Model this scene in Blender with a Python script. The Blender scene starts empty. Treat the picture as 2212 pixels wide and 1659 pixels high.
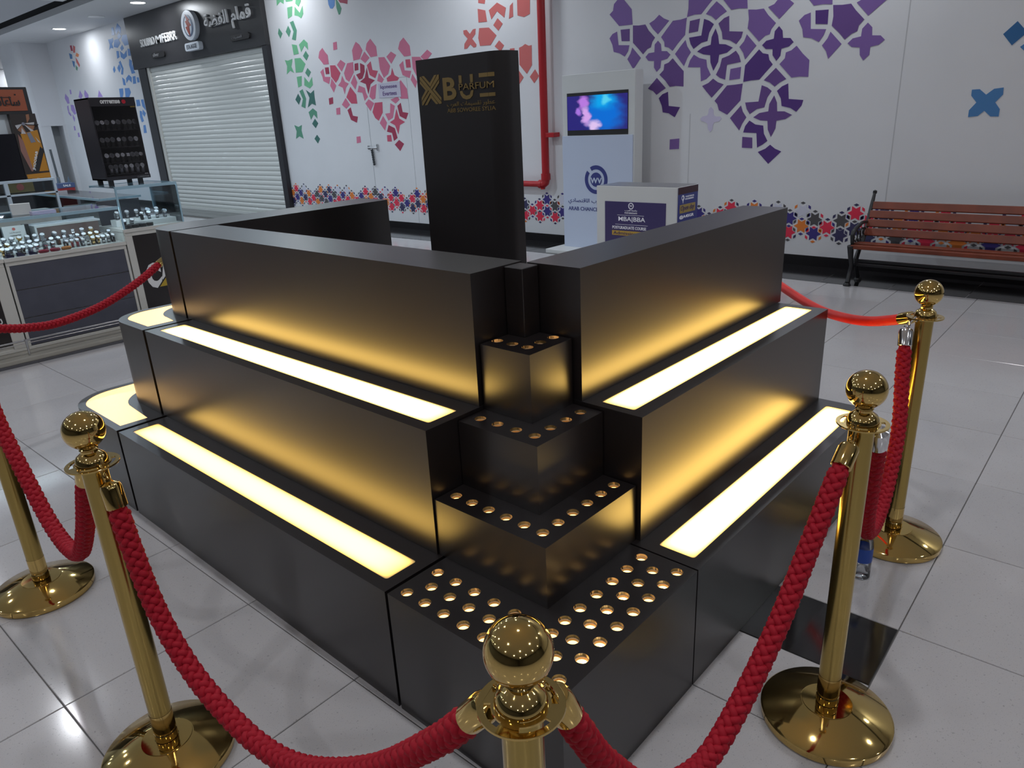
import bpy, bmesh, math, random
from mathutils import Vector, Matrix
from mathutils.geometry import tessellate_polygon
C = bpy.context.scene.collection
SC = bpy.context.scene
R = math.radians
PI = math.pi
rnd = random.Random(7)

# ---------------------------------------------------------------- camera, world, exposure
cam = bpy.data.objects.new('camera', bpy.data.cameras.new('camera'))
C.objects.link(cam)
_r, _u, _b = ((0.6668801, -0.7436601, -0.047335), (0.2860105, 0.1967886, 0.9378018), (-0.6880908, -0.6389397, 0.343929))
M4 = Matrix(((_r[0], _u[0], _b[0], -0.975491), (_r[1], _u[1], _b[1], -0.803536), (_r[2], _u[2], _b[2], 1.604058), (0, 0, 0, 1)))
cam.matrix_world = M4
cam.data.sensor_fit = 'HORIZONTAL'
cam.data.sensor_width = 36
cam.data.lens = 25.55146
cam.data.clip_start = 0.02
cam.data.clip_end = 200
SC.camera = cam
SC.view_settings.view_transform = 'Standard'
SC.view_settings.look = 'None'
SC.view_settings.gamma = 1
SC.view_settings.exposure = 0.0
SC.view_settings.use_curve_mapping = False
W = bpy.data.worlds.new('hall_ambient')
SC.world = W
W.use_nodes = True
W.node_tree.nodes['Background'].inputs[0].default_value = (0.55, 0.6, 0.7, 1)
W.node_tree.nodes['Background'].inputs[1].default_value = 0.25

CEIL = 4.05
LAMP_POWER = 28.0
LAMP_COLOR = (0.88, 0.94, 1.0)

def s2l(c):
    return tuple((v / 12.92 if v <= 0.04045 else ((v + 0.055) / 1.055) ** 2.4) for v in (x / 255 for x in c))

# ---------------------------------------------------------------- materials
MATS = {}
def mat(name, col, rough=0.5, metal=0.0, spec=0.5, emit=None, estr=0.0, coat=0.0, noise=0.0, nscale=20.0, bump=0.0, bscale=200.0, ior=1.5, rand=0.0):
    if name in MATS:
        return MATS[name]
    m = bpy.data.materials.new(name)
    m.use_nodes = True
    nt = m.node_tree
    b = nt.nodes['Principled BSDF']
    b.inputs['Base Color'].default_value = (*col, 1)
    b.inputs['Roughness'].default_value = rough
    b.inputs['Metallic'].default_value = metal
    b.inputs['Specular IOR Level'].default_value = spec
    b.inputs['IOR'].default_value = ior
    b.inputs['Coat Weight'].default_value = coat
    if emit:
        b.inputs['Emission Color'].default_value = (*emit, 1)
        b.inputs['Emission Strength'].default_value = estr
    tc = None
    if noise or bump:
        tc = nt.nodes.new('ShaderNodeTexCoord')
    src = None
    if noise:
        n = nt.nodes.new('ShaderNodeTexNoise'); n.inputs['Scale'].default_value = nscale; n.inputs['Detail'].default_value = 4
        nt.links.new(tc.outputs['Object'], n.inputs['Vector'])
        mr = nt.nodes.new('ShaderNodeMapRange')
        mr.inputs['From Min'].default_value = 0.3; mr.inputs['From Max'].default_value = 0.7
        mr.inputs['To Min'].default_value = 1 - noise; mr.inputs['To Max'].default_value = 1 + noise
        nt.links.new(n.outputs['Fac'], mr.inputs['Value'])
        src = mr.outputs['Result']
    if rand:
        oi = nt.nodes.new('ShaderNodeObjectInfo')
        mr2 = nt.nodes.new('ShaderNodeMapRange')
        mr2.inputs['To Min'].default_value = 1 - rand; mr2.inputs['To Max'].default_value = 1 + rand
        nt.links.new(oi.outputs['Random'], mr2.inputs['Value'])
        if src is None:
            src = mr2.outputs['Result']
        else:
            mm = nt.nodes.new('ShaderNodeMath'); mm.operation = 'MULTIPLY'
            nt.links.new(src, mm.inputs[0]); nt.links.new(mr2.outputs['Result'], mm.inputs[1]); src = mm.outputs[0]
    if src is not None:
        vm = nt.nodes.new('ShaderNodeVectorMath'); vm.operation = 'SCALE'
        vm.inputs[0].default_value = col
        nt.links.new(src, vm.inputs['Scale'])
        nt.links.new(vm.outputs['Vector'], b.inputs['Base Color'])
    if bump:
        n2 = nt.nodes.new('ShaderNodeTexNoise'); n2.inputs['Scale'].default_value = bscale; n2.inputs['Detail'].default_value = 3
        nt.links.new(tc.outputs['Object'], n2.inputs['Vector'])
        bp = nt.nodes.new('ShaderNodeBump'); bp.inputs['Strength'].default_value = bump; bp.inputs['Distance'].default_value = 0.002
        nt.links.new(n2.outputs['Fac'], bp.inputs['Height'])
        nt.links.new(bp.outputs['Normal'], b.inputs['Normal'])
    MATS[name] = m
    return m

def glass(name, tint=(0.90, 0.96, 0.985), refl=0.12):
    if name in MATS:
        return MATS[name]
    m = bpy.data.materials.new(name); m.use_nodes = True
    nt = m.node_tree; nt.nodes.clear()
    o = nt.nodes.new('ShaderNodeOutputMaterial'); t = nt.nodes.new('ShaderNodeBsdfTransparent'); g = nt.nodes.new('ShaderNodeBsdfGlossy')
    t.inputs[0].default_value = (*tint, 1); g.inputs['Roughness'].default_value = 0.03
    fr = nt.nodes.new('ShaderNodeFresnel'); fr.inputs[0].default_value = 1.45
    ad = nt.nodes.new('ShaderNodeMath'); ad.operation = 'MULTIPLY_ADD'; ad.inputs[1].default_value = 0.9; ad.inputs[2].default_value = refl * 0.3
    nt.links.new(fr.outputs[0], ad.inputs[0])
    mx = nt.nodes.new('ShaderNodeMixShader')
    nt.links.new(ad.outputs[0], mx.inputs[0]); nt.links.new(t.outputs[0], mx.inputs[1]); nt.links.new(g.outputs[0], mx.inputs[2]); nt.links.new(mx.outputs[0], o.inputs[0])
    MATS[name] = m
    return m

def panel_light(name, strength, edge=0.25, col=(1.0, 0.60, 0.145), uniform=False):
    """backlit acrylic: brighter over the strip lights, dimmer towards the edge of the pane"""
    if name in MATS:
        return MATS[name]
    m = bpy.data.materials.new(name); m.use_nodes = True
    nt = m.node_tree
    b = nt.nodes['Principled BSDF']
    b.inputs['Base Color'].default_value = (0.34, 0.27, 0.17, 1); b.inputs['Roughness'].default_value = 0.3
    b.inputs['Emission Color'].default_value = (*col, 1)
    if uniform:
        b.inputs['Emission Strength'].default_value = strength
        MATS[name] = m
        return m
    tc = nt.nodes.new('ShaderNodeTexCoord'); sp = nt.nodes.new('ShaderNodeSeparateXYZ')
    nt.links.new(tc.outputs['Generated'], sp.inputs[0])
    fs = []
    for ax, pw in (('X', 2.6), ('Y', 2.6)):
        a = nt.nodes.new('ShaderNodeMath'); a.operation = 'MULTIPLY_ADD'; a.inputs[1].default_value = 2; a.inputs[2].default_value = -1
        nt.links.new(sp.outputs[ax], a.inputs[0])
        ab = nt.nodes.new('ShaderNodeMath'); ab.operation = 'ABSOLUTE'; nt.links.new(a.outputs[0], ab.inputs[0])
        fs.append(ab)
    return m, nt, b, fs

def strip_light(name, strength, long_axis, col=(1.0, 0.61, 0.135)):
    if name in MATS:
        return MATS[name]
    m, nt, b, fs = panel_light(name, strength, col=col)
    outs = []
    for k, ab in enumerate(fs):
        p = nt.nodes.new('ShaderNodeMath'); p.operation = 'POWER'; p.inputs[1].default_value = 20.0 if k == long_axis else 4.0
        nt.links.new(ab.outputs[0], p.inputs[0])
        q = nt.nodes.new('ShaderNodeMath'); q.operation = 'MULTIPLY_ADD'; q.inputs[1].default_value = -0.95; q.inputs[2].default_value = 1.0
        nt.links.new(p.outputs[0], q.inputs[0]); outs.append(q)
    mu = nt.nodes.new('ShaderNodeMath'); mu.operation = 'MULTIPLY'
    nt.links.new(outs[0].outputs[0], mu.inputs[0]); nt.links.new(outs[1].outputs[0], mu.inputs[1])
    mu2 = nt.nodes.new('ShaderNodeMath'); mu2.operation = 'MULTIPLY'; mu2.inputs[1].default_value = strength
    nt.links.new(mu.outputs[0], mu2.inputs[0]); nt.links.new(mu2.outputs[0], b.inputs['Emission Strength'])
    MATS[name] = m
    return m

BLACK = mat('black_laminate', (0.0115, 0.0085, 0.0085), 0.32, spec=0.5, ior=1.72, noise=0.12, nscale=3, bump=0.03, bscale=90)
BLACKTOP = BLACK
BLACKFLAT = mat('black_matt', (0.012, 0.011, 0.012), 0.5)
GOLD = mat('polished_brass', (0.66, 0.465, 0.165), 0.07, 1.0)
GOLDB = mat('brushed_brass', (0.46, 0.33, 0.105), 0.20, 1.0)
CHROME = mat('chrome', (0.72, 0.72, 0.74), 0.12, 1.0)
STEEL = mat('satin_steel', (0.55, 0.55, 0.56), 0.25, 1.0)
ROPE = mat('red_rope', (0.36, 0.005, 0.018), 0.65, spec=0.25, bump=0.25, bscale=900)
VELVET = mat('red_velvet', (0.72, 0.018, 0.010), 0.5, spec=0.4, bump=0.1, bscale=500)
WHITE = mat('white_wall_paint', (0.71, 0.71, 0.73), 0.5, spec=0.3, noise=0.02, nscale=1.5)
CEILW = mat('ceiling_paint', (0.62, 0.62, 0.63), 0.7)
CEILG = mat('ceiling_grey', (0.42, 0.42, 0.44), 0.7)
DARKGAP = mat('ceiling_gap_black', (0.02, 0.02, 0.022), 0.7)
GRANITE = mat('black_granite', (0.012, 0.011, 0.012), 0.10, spec=0.6, noise=0.3, nscale=60)
SKIRT = mat('black_skirting', (0.010, 0.009, 0.010), 0.25)
FRAMEW = mat('white_lacquer', (0.62, 0.61, 0.57), 0.35)
PLANK = mat('slate_board', (0.075, 0.078, 0.105), 0.45, noise=0.08, nscale=8)
DARKPOSTER = mat('dark_poster', (0.022, 0.018, 0.018), 0.25)
GLASS = glass('case_glass')
GLASSE = mat('glass_edge', (0.36, 0.55, 0.66), 0.15, spec=0.8)
LETTER = mat('letter_white', (0.80, 0.80, 0.80), 0.4)
SLAT = mat('shutter_slat', (0.62, 0.63, 0.60), 0.25, spec=0.6)
PIPE = mat('fire_pipe_red', (0.42, 0.012, 0.018), 0.35)
WOOD = mat('bench_wood', (0.175, 0.034, 0.013), 0.45, noise=0.25, nscale=6)
IRON = mat('cast_iron', (0.014, 0.014, 0.016), 0.4)
GOLDPRINT = mat('gold_print', (0.36, 0.25, 0.10), 0.35, 0.6)
PANELW = mat('kiosk_white', (0.66, 0.67, 0.66), 0.35)
PANELB = mat('kiosk_blue_white', (0.52, 0.58, 0.72), 0.4)
NAVY = mat('navy_print', (0.035, 0.045, 0.21), 0.4)
LAMPW = mat('lamp_diffuser', (0.8, 0.8, 0.8), 0.5, emit=(0.92, 0.97, 1.0), estr=9.0)
LAMPOFF = mat('unlit_diffuser', (0.6, 0.6, 0.62), 0.4)
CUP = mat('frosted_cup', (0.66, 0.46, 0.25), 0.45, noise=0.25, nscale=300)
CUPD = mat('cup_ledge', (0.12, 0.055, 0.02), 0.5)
CUPLIT = mat('cup_lamp', (0.8, 0.6, 0.3), 0.5, emit=(1.0, 0.60, 0.18), estr=4.0)
CUPHOT = mat('cup_lamp_hot', (0.8, 0.6, 0.3), 0.5, emit=(1.0, 0.66, 0.26), estr=40.0)
CUPDIM = mat('cup_lamp_dim', (0.8, 0.6, 0.3), 0.5, emit=(1.0, 0.60, 0.18), estr=3.2)

# ---------------------------------------------------------------- geometry helpers
class MB:
    def __init__(self):
        self.v = []; self.f = []
    def box(self, x0, y0, z0, x1, y1, z1):
        n = len(self.v)
        self.v += [(x0, y0, z0), (x1, y0, z0), (x1, y1, z0), (x0, y1, z0), (x0, y0, z1), (x1, y0, z1), (x1, y1, z1), (x0, y1, z1)]
        self.f += [tuple(n + i for i in q) for q in ((3, 2, 1, 0), (4, 5, 6, 7), (0, 1, 5, 4), (1, 2, 6, 5), (2, 3, 7, 6), (3, 0, 4, 7))]
        return self
    def prism(self, poly, fn, d0, d1, holes=(), top=True, bottom=True):
        """poly in 2-D, fn(a, b, d) -> 3-D point; extruded from depth d0 to d1"""
        loops = [list(poly)] + [list(h) for h in holes]
        n = len(self.v)
        flat = [p for l in loops for p in l]
        self.v += [fn(p[0], p[1], d0) for p in flat] + [fn(p[0], p[1], d1) for p in flat]
        m = len(flat)
        if holes:
            tris = tessellate_polygon([[Vector((p[0], p[1], 0)) for p in l] for l in loops])
            for t in tris:
                a, b, c = (flat[i] for i in t)
                if (b[0] - a[0]) * (c[1] - a[1]) - (b[1] - a[1]) * (c[0] - a[0]) < 0:
                    t = (t[0], t[2], t[1])
                if top: self.f.append(tuple(n + m + i for i in t))
                if bottom: self.f.append(tuple(n + i for i in reversed(t)))
        else:
            k = len(poly)
            if top: self.f.append(tuple(n + m + i for i in range(k)))
            if bottom: self.f.append(tuple(n + i for i in reversed(range(k))))
        o = 0
        for l in loops:
            k = len(l)
            for i in range(k):
                j = (i + 1) % k
                self.f.append((n + o + i, n + o + j, n + m + o + j, n + m + o + i))
            o += k
        return self
    def lathe(self, prof, seg=24, center=(0, 0, 0), cap=True):
        n = len(self.v); cx, cy, cz = center
        for r, z in prof:
            for i in range(seg):
                a = 2 * PI * i / seg
                self.v.append((cx + r * math.cos(a), cy + r * math.sin(a), cz + z))
        for j in range(len(prof) - 1):
            for i in range(seg):
                k = (i + 1) % seg
                self.f.append((n + j * seg + i, n + j * seg + k, n + (j + 1) * seg + k, n + (j + 1) * seg + i))
        if cap:
            if prof[0][0] > 1e-6: self.f.append(tuple(n + i for i in reversed(range(seg))))
            if prof[-1][0] > 1e-6: self.f.append(tuple(n + (len(prof) - 1) * seg + i for i in range(seg)))
        return self
    def tube(self, pts, rad, seg=8, cap=True):
        n0 = len(self.v)
        pts = [Vector(p) for p in pts]
        t = (pts[1] - pts[0]).normalized()
        u = t.orthogonal().normalized()
        m = len(pts)
        for i, p in enumerate(pts):
            tt = (pts[min(i + 1, m - 1)] - pts[max(i - 1, 0)]).normalized()
            u = (u - tt * u.dot(tt)).normalized(); w = tt.cross(u)
            rr = rad[i] if isinstance(rad, (list, tuple)) else rad
            for k in range(seg):
                a = 2 * PI * k / seg
                self.v.append(tuple(p + u * (rr * math.cos(a)) + w * (rr * math.sin(a))))
        for i in range(m - 1):
            for k in range(seg):
                l = (k + 1) % seg
                self.f.append((n0 + i * seg + k, n0 + i * seg + l, n0 + (i + 1) * seg + l, n0 + (i + 1) * seg + k))
        if cap:
            self.f.append(tuple(n0 + k for k in reversed(range(seg))))
            self.f.append(tuple(n0 + (m - 1) * seg + k for k in range(seg)))
        return self
    def xf(self, mtx, start=0):
        for i in range(start, len(self.v)):
            self.v[i] = tuple(mtx @ Vector(self.v[i]))
        return self
    def mesh(self, name, m, smooth=None, mats=None, fix=True):
        me = bpy.data.meshes.new(name)
        me.from_pydata(self.v, [], self.f)
        me.update()
        if fix:
            bm = bmesh.new(); bm.from_mesh(me); bmesh.ops.recalc_face_normals(bm, faces=bm.faces); bm.to_mesh(me); bm.free()
        for x in (mats or [m]):
            me.materials.append(x)
        if smooth is not None:
            me.polygons.foreach_set('use_smooth', [True] * len(me.polygons))
            try:
                me.set_sharp_from_angle(angle=R(smooth))
            except Exception:
                pass
        return me

def link(name, me, parent=None, bevel=0.0, loc=None):
    o = bpy.data.objects.new(name, me)
    C.objects.link(o)
    if parent is not None:
        o.parent = parent
    if loc is not None:
        o.location = loc
    if bevel:
        b = o.modifiers.new('bevel', 'BEVEL'); b.width = bevel; b.segments = 2; b.limit_method = 'ANGLE'; b.angle_limit = R(40)
    return o

def part(name, mb, m, parent=None, bevel=0.0, smooth=None, fix=True):
    """one mesh object; mb is in world space, the parent's location is taken off"""
    if parent is not None:
        off = wloc(parent)
        mb.v = [(a - off[0], b - off[1], c - off[2]) for a, b, c in mb.v]
    return link(name, mb.mesh(name, m, smooth, fix=fix), parent, bevel)

def wloc(o):
    p = Vector((0, 0, 0))
    while o is not None:
        p = p + o.location; o = o.parent
    return p

def thing(name, label, cat, loc=(0, 0, 0), group=None):
    o = bpy.data.objects.new(name, None)
    o.empty_display_size = 0.1
    C.objects.link(o); o.location = loc
    o['label'] = label; o['category'] = cat
    if group: o['group'] = group
    return o

def tag(o, label, cat, group=None):
    o['label'] = label; o['category'] = cat
    if group: o['group'] = group
    return o

def struct(o):
    o['kind'] = 'structure'
    return o

def dup(o, parent=None):
    c = o.copy(); C.objects.link(c)
    if parent is not None: c.parent = parent
    for ch in list(o.children): dup(ch, c)
    return c

fXn = lambda X: (lambda a, b, d: (X - d, a, b))       # faces -X: a = y, b = z, depth towards the viewer
fYn = lambda Y: (lambda a, b, d: (a, Y - d, b))       # faces -Y
fZ = lambda Z: (lambda a, b, d: (a, b, Z + d))

def arc(cx, cy, r, a0, a1, n=10):
    return [(cx + r * math.cos(R(a0 + (a1 - a0) * i / n)), cy + r * math.sin(R(a0 + (a1 - a0) * i / n))) for i in range(n + 1)]

def circ(cx, cy, r, n=20):
    return [(cx + r * math.cos(2 * PI * i / n), cy + r * math.sin(2 * PI * i / n)) for i in range(n)]

def rrect(x0, y0, x1, y1, r, n=4):
    return arc(x1 - r, y1 - r, r, 0, 90, n) + arc(x0 + r, y1 - r, r, 90, 180, n) + arc(x0 + r, y0 + r, r, 180, 270, n) + arc(x1 - r, y0 + r, r, 270, 360, n)

# Arabic letters: joined forms by code point, written in visual order
AR = {'ا': ('\ufe8d', '\ufe8e', None, None), 'ب': ('\ufe8f', '\ufe90', '\ufe91', '\ufe92'), 'ة': ('\ufe93', '\ufe94', None, None), 'ت': ('\ufe95', '\ufe96', '\ufe97', '\ufe98'),
      'ج': ('\ufe9d', '\ufe9e', '\ufe9f', '\ufea0'), 'ح': ('\ufea1', '\ufea2', '\ufea3', '\ufea4'), 'د': ('\ufea9', '\ufeaa', None, None), 'ر': ('\ufead', '\ufeae', None, None),
      'س': ('\ufeb1', '\ufeb2', '\ufeb3', '\ufeb4'), 'ص': ('\ufeb9', '\ufeba', '\ufebb', '\ufebc'), 'ض': ('\ufebd', '\ufebe', '\ufebf', '\ufec0'), 'ع': ('\ufec9', '\ufeca', '\ufecb', '\ufecc'),
      'ف': ('\ufed1', '\ufed2', '\ufed3', '\ufed4'), 'ق': ('\ufed5', '\ufed6', '\ufed7', '\ufed8'), 'ك': ('\ufed9', '\ufeda', '\ufedb', '\ufedc'), 'ل': ('\ufedd', '\ufede', '\ufedf', '\ufee0'),
      'م': ('\ufee1', '\ufee2', '\ufee3', '\ufee4'), 'ن': ('\ufee5', '\ufee6', '\ufee7', '\ufee8'), 'و': ('\ufeed', '\ufeee', None, None), 'ي': ('\ufef1', '\ufef2', '\ufef3', '\ufef4'), 'ط': ('\ufec1', '\ufec2', '\ufec3', '\ufec4')}
def arabic(s):
    out = []
    for i, ch in enumerate(s):
        if ch not in AR: out.append(ch); continue
        prev = i > 0 and s[i - 1] in AR and AR[s[i - 1]][2] is not None
        nxt = i + 1 < len(s) and s[i + 1] in AR and AR[ch][2] is not None
        out.append(AR[ch][3] if prev and nxt else AR[ch][1] if prev else AR[ch][2] if nxt else AR[ch][0])
    return ''.join(reversed(out))

def text(name, s, fn, a0, b0, a1, b1, m, parent=None, depth=0.004, d0=0.0, bold=0.0, mirror=False, shear=0.0):
    """lettering fitted into the rectangle a0..a1, b0..b1 of the plane fn(a, b, d); a0 is where the writing starts"""
    cu = bpy.data.curves.new(name, 'FONT'); cu.body = s; cu.size = 1; cu.extrude = 0.5; cu.offset = bold; cu.resolution_u = 3; cu.shear = shear
    ob = bpy.data.objects.new(name, cu); C.objects.link(ob)
    dg = bpy.context.evaluated_depsgraph_get()
    me = bpy.data.meshes.new_from_object(ob.evaluated_get(dg))
    bpy.data.objects.remove(ob); bpy.data.curves.remove(cu)
    if len(me.vertices) == 0:
        return None
    xs = [v.co.x for v in me.vertices]; ys = [v.co.y for v in me.vertices]
    X0, X1, Y0, Y1 = min(xs), max(xs), min(ys), max(ys)
    off = wloc(parent) if parent is not None else Vector((0, 0, 0))
    for v in me.vertices:
        a = a0 + (v.co.x - X0) / (X1 - X0) * (a1 - a0); b = b0 + (v.co.y - Y0) / (Y1 - Y0) * (b1 - b0)
        v.co = Vector(fn(a, b, d0 + (depth if v.co.z > 0 else 0))) - off
    bm = bmesh.new(); bm.from_mesh(me); bmesh.ops.recalc_face_normals(bm, faces=bm.faces); bm.to_mesh(me); bm.free()
    me.materials.clear(); me.materials.append(m); me.name = name
    return link(name, me, parent)

# ================================================================ THE SETTING
XW = 6.70                                   # plane of the long mural wall
# ---- floor: grout slab with separate tiles, grid turned a little against the counters
fl = MB(); fl.box(-9, -9, -0.12, 7.2, 34, -0.003)
floor = struct(part('floor', fl, mat('grout', (0.10, 0.095, 0.09), 0.7)))

def tile_mat():
    m = mat('porcelain_tile', (0.475, 0.46, 0.465), 0.13, spec=0.5)
    nt = m.node_tree; b = nt.nodes['Principled BSDF']
    geo = nt.nodes.new('ShaderNodeNewGeometry')
    n1 = nt.nodes.new('ShaderNodeTexNoise'); n1.inputs['Scale'].default_value = 330; n1.inputs['Detail'].default_value = 2
    n2 = nt.nodes.new('ShaderNodeTexNoise'); n2.inputs['Scale'].default_value = 1.6; n2.inputs['Detail'].default_value = 3
    n3 = nt.nodes.new('ShaderNodeTexNoise'); n3.inputs['Scale'].default_value = 110; n3.inputs['Detail'].default_value = 1
    for n in (n1, n2, n3): nt.links.new(geo.outputs['Position'], n.inputs['Vector'])
    r1 = nt.nodes.new('ShaderNodeMapRange'); r1.inputs['From Min'].default_value = 0.30; r1.inputs['From Max'].default_value = 0.36; r1.inputs['To Min'].default_value = 0.62
    nt.links.new(n1.outputs['Fac'], r1.inputs['Value'])
    r2 = nt.nodes.new('ShaderNodeMapRange'); r2.inputs['From Min'].default_value = 0.3; r2.inputs['From Max'].default_value = 0.7; r2.inputs['To Min'].default_value = 0.95; r2.inputs['To Max'].default_value = 1.05
    nt.links.new(n2.outputs['Fac'], r2.inputs['Value'])
    r3 = nt.nodes.new('ShaderNodeMapRange'); r3.inputs['From Min'].default_value = 0.69; r3.inputs['From Max'].default_value = 0.72; r3.inputs['To Min'].default_value = 1.0; r3.inputs['To Max'].default_value = 0.75
    nt.links.new(n3.outputs['Fac'], r3.inputs['Value'])
    oi = nt.nodes.new('ShaderNodeObjectInfo')
    r4 = nt.nodes.new('ShaderNodeMapRange'); r4.inputs['To Min'].default_value = 0.96; r4.inputs['To Max'].default_value = 1.04
    nt.links.new(oi.outputs['Random'], r4.inputs['Value'])
    prev = r1.outputs['Result']
    for r in (r2, r3, r4):
        mm = nt.nodes.new('ShaderNodeMath'); mm.operation = 'MULTIPLY'
        nt.links.new(prev, mm.inputs[0]); nt.links.new(r.outputs['Result'], mm.inputs[1]); prev = mm.outputs[0]
    vm = nt.nodes.new('ShaderNodeVectorMath'); vm.operation = 'SCALE'; vm.inputs[0].default_value = (0.475, 0.46, 0.465)
    nt.links.new(prev, vm.inputs['Scale']); nt.links.new(vm.outputs['Vector'], b.inputs['Base Color'])
    return m
TILE = tile_mat()
GROT = R(1.2)
TS = 0.614
def tile_mesh(x0, y0, x1, y1, m, name):
    mb = MB(); g = 0.0016; ch = 0.0018
    x0 += g; y0 += g; x1 -= g; y1 -= g
    n = 0
    mb.v = [(x0, y0, -0.012), (x1, y0, -0.012), (x1, y1, -0.012), (x0, y1, -0.012),
            (x0, y0, -ch), (x1, y0, -ch), (x1, y1, -ch), (x0, y1, -ch),
            (x0 + ch, y0 + ch, 0), (x1 - ch, y0 + ch, 0), (x1 - ch, y1 - ch, 0), (x0 + ch, y1 - ch, 0)]
    mb.f = [(8, 9, 10, 11)] + [(a, b, b + 4, a + 4) for a, b in ((0, 1), (1, 2), (2, 3), (3, 0))] and [(8, 9, 10, 11), (0, 1, 5, 4), (1, 2, 6, 5), (2, 3, 7, 6), (3, 0, 4, 7), (4, 5, 9, 8), (5, 6, 10, 9), (6, 7, 11, 10), (7, 4, 8, 11)]
    return mb.mesh(name, m, fix=False)
full = tile_mesh(0, 0, TS, TS, TILE, 'tile')
halfw = tile_mesh(0, 0, TS / 2, TS, TILE, 'tile_half')
halfb = tile_mesh(0, 0, TS / 2, TS, GRANITE, 'tile_black')
ox, oy = -0.018, 0.812
cg, sg = math.cos(GROT), math.sin(GROT)
def grid(i, j): return (ox + cg * i * TS - sg * j * TS, oy + sg * i * TS + cg * j * TS)
def put_tile(me, x, y, name='tile'):
    o = link(name, me, floor, loc=(x, y, 0)); o.rotation_euler = (0, 0, GROT); return o
def in_view(x, y):
    d = Vector((x, y, 0)) - cam.matrix_world.translation
    u = cam.matrix_world.to_3x3().transposed() @ d
    if u.z > -0.2: return False
    px = 1106 + 1570 * u.x / -u.z; py = 829 - 1570 * u.y / -u.z
    return -420 < px < 2600 and 250 < py < 2300
cells = []
for i in range(-14, 10):
    for j in range(-14, 52):
        x, y = grid(i + 0.5, j + 0.5)
        if x > 6.4 or x < -8.8 or y < -8.8 or y > 31: continue
        cells.append((in_view(x, y), (x + 0.975) ** 2 + (y + 0.80) ** 2, i, j))
near = sorted(c for c in cells if c[0])
near.sort(key=lambda c: c[1])
single = {(c[2], c[3]) for c in near[:292]}
field = MB()
for v, d, i, j in cells:
    x, y = grid(i, j)
    if (i, j) == (1, -2):
        put_tile(halfw, x, y); hx = x + cg * TS / 2; hy = y + sg * TS / 2
        o = put_tile(halfb, hx, hy); o['label'] = 'black granite half tile let into the pale floor'
    elif (i, j) in single:
        put_tile(full, x, y)
    else:
        n = len(field.v); k = len(full.vertices)
        for q in full.vertices:
            field.v.append((x + cg * q.co.x - sg * q.co.y, y + sg * q.co.x + cg * q.co.y, q.co.z))
        field.f += [tuple(n + a for a in p.vertices) for p in full.polygons]
o = part('tile_field', field, TILE, floor, fix=False); o['kind'] = 'stuff'
# black granite border in front of the wall
bm_ = tile_mesh(0, 0, 0.72, 0.61, GRANITE, 'border_tile')
for k in range(-6, 38):
    o = link('border_tile', bm_, floor, loc=(5.985, k * 0.61 - 0.2, 0.0015))

# ---- walls
wb = MB(); wb.box(XW, -9, -0.05, XW + 0.25, 22.7, 4.7)
wall = struct(part('wall_back', wb, WHITE))
bb = MB(); bb.box(XW - 0.012, -9, 0, XW + 0.01, 11.70, 0.105)
struct(part('baseboard_back', bb, SKIRT, bevel=0.002))
bb = MB(); bb.box(XW - 0.012, 17.3, 0, XW + 0.01, 22.7, 0.105)
struct(part('baseboard_back', bb, SKIRT, bevel=0.002))
# panel joints of the wall
for y, z0, z1 in ((3.44, 0.1, 1.55), (1.33, 0.65, 4.0)):
    mb = MB(); mb.box(XW - 0.0015, y - 0.004, z0, XW + 0.01, y + 0.004, z1)
    struct(part('trim_joint', mb, mat('joint_grey', (0.52, 0.52, 0.54), 0.6), wall))
# far end of the hall: column with rounded edge and a doorway, then the walls behind
fw_ = MB()
fw_.prism([(6.70, 22.7), (6.62, 22.7), (6.62, 23.1), (6.32, 23.1), (6.32, 22.7)] + [(6.08, 22.7)] + arc(6.08, 22.88, 0.18, 270, 180, 8) + [(5.9, 24.0), (6.7, 24.0)], fZ(0), 0, 1.98)
fw_.prism([(6.74, 22.69), (6.08, 22.69)] + arc(6.08, 22.88, 0.18, 270, 180, 8) + [(5.9, 24.0), (6.7, 24.0)], fZ(1.98), 0, 2.2)
struct(part('wall_column', fw_, WHITE, smooth=40))
mb = MB(); mb.box(6.32, 23.08, 0, 6.62, 23.1, 1.98)
struct(part('door_2', mb, mat('grey_door', (0.33, 0.34, 0.35), 0.5), bevel=0.002))
mb = MB(); mb.box(-9, 31, -0.05, 12, 31.2, 4.7); struct(part('wall_far', mb, WHITE))
mb = MB(); mb.box(10.5, 22.9, -0.05, 10.7, 31, 4.7); mb.box(6.76, 22.72, -0.05, 10.5, 22.9, 4.7); struct(part('wall_side', mb, WHITE))
mb = MB(); mb.box(-9.2, -9, -0.05, -9, 31, 4.7); struct(part('wall_left', mb, mat('shopfront_dark', (0.07, 0.07, 0.075), 0.4)))
mb = MB(); mb.box(-9, -9.2, -0.05, 6.9, -9, 4.7); struct(part('wall_front', mb, mat('shopfront_grey', (0.09, 0.09, 0.095), 0.4)))
fl2 = MB(); fl2.box(7.2, 22.9, -0.12, 10.6, 31, -0.001); struct(part('floor_annex', fl2, TILE))

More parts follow.
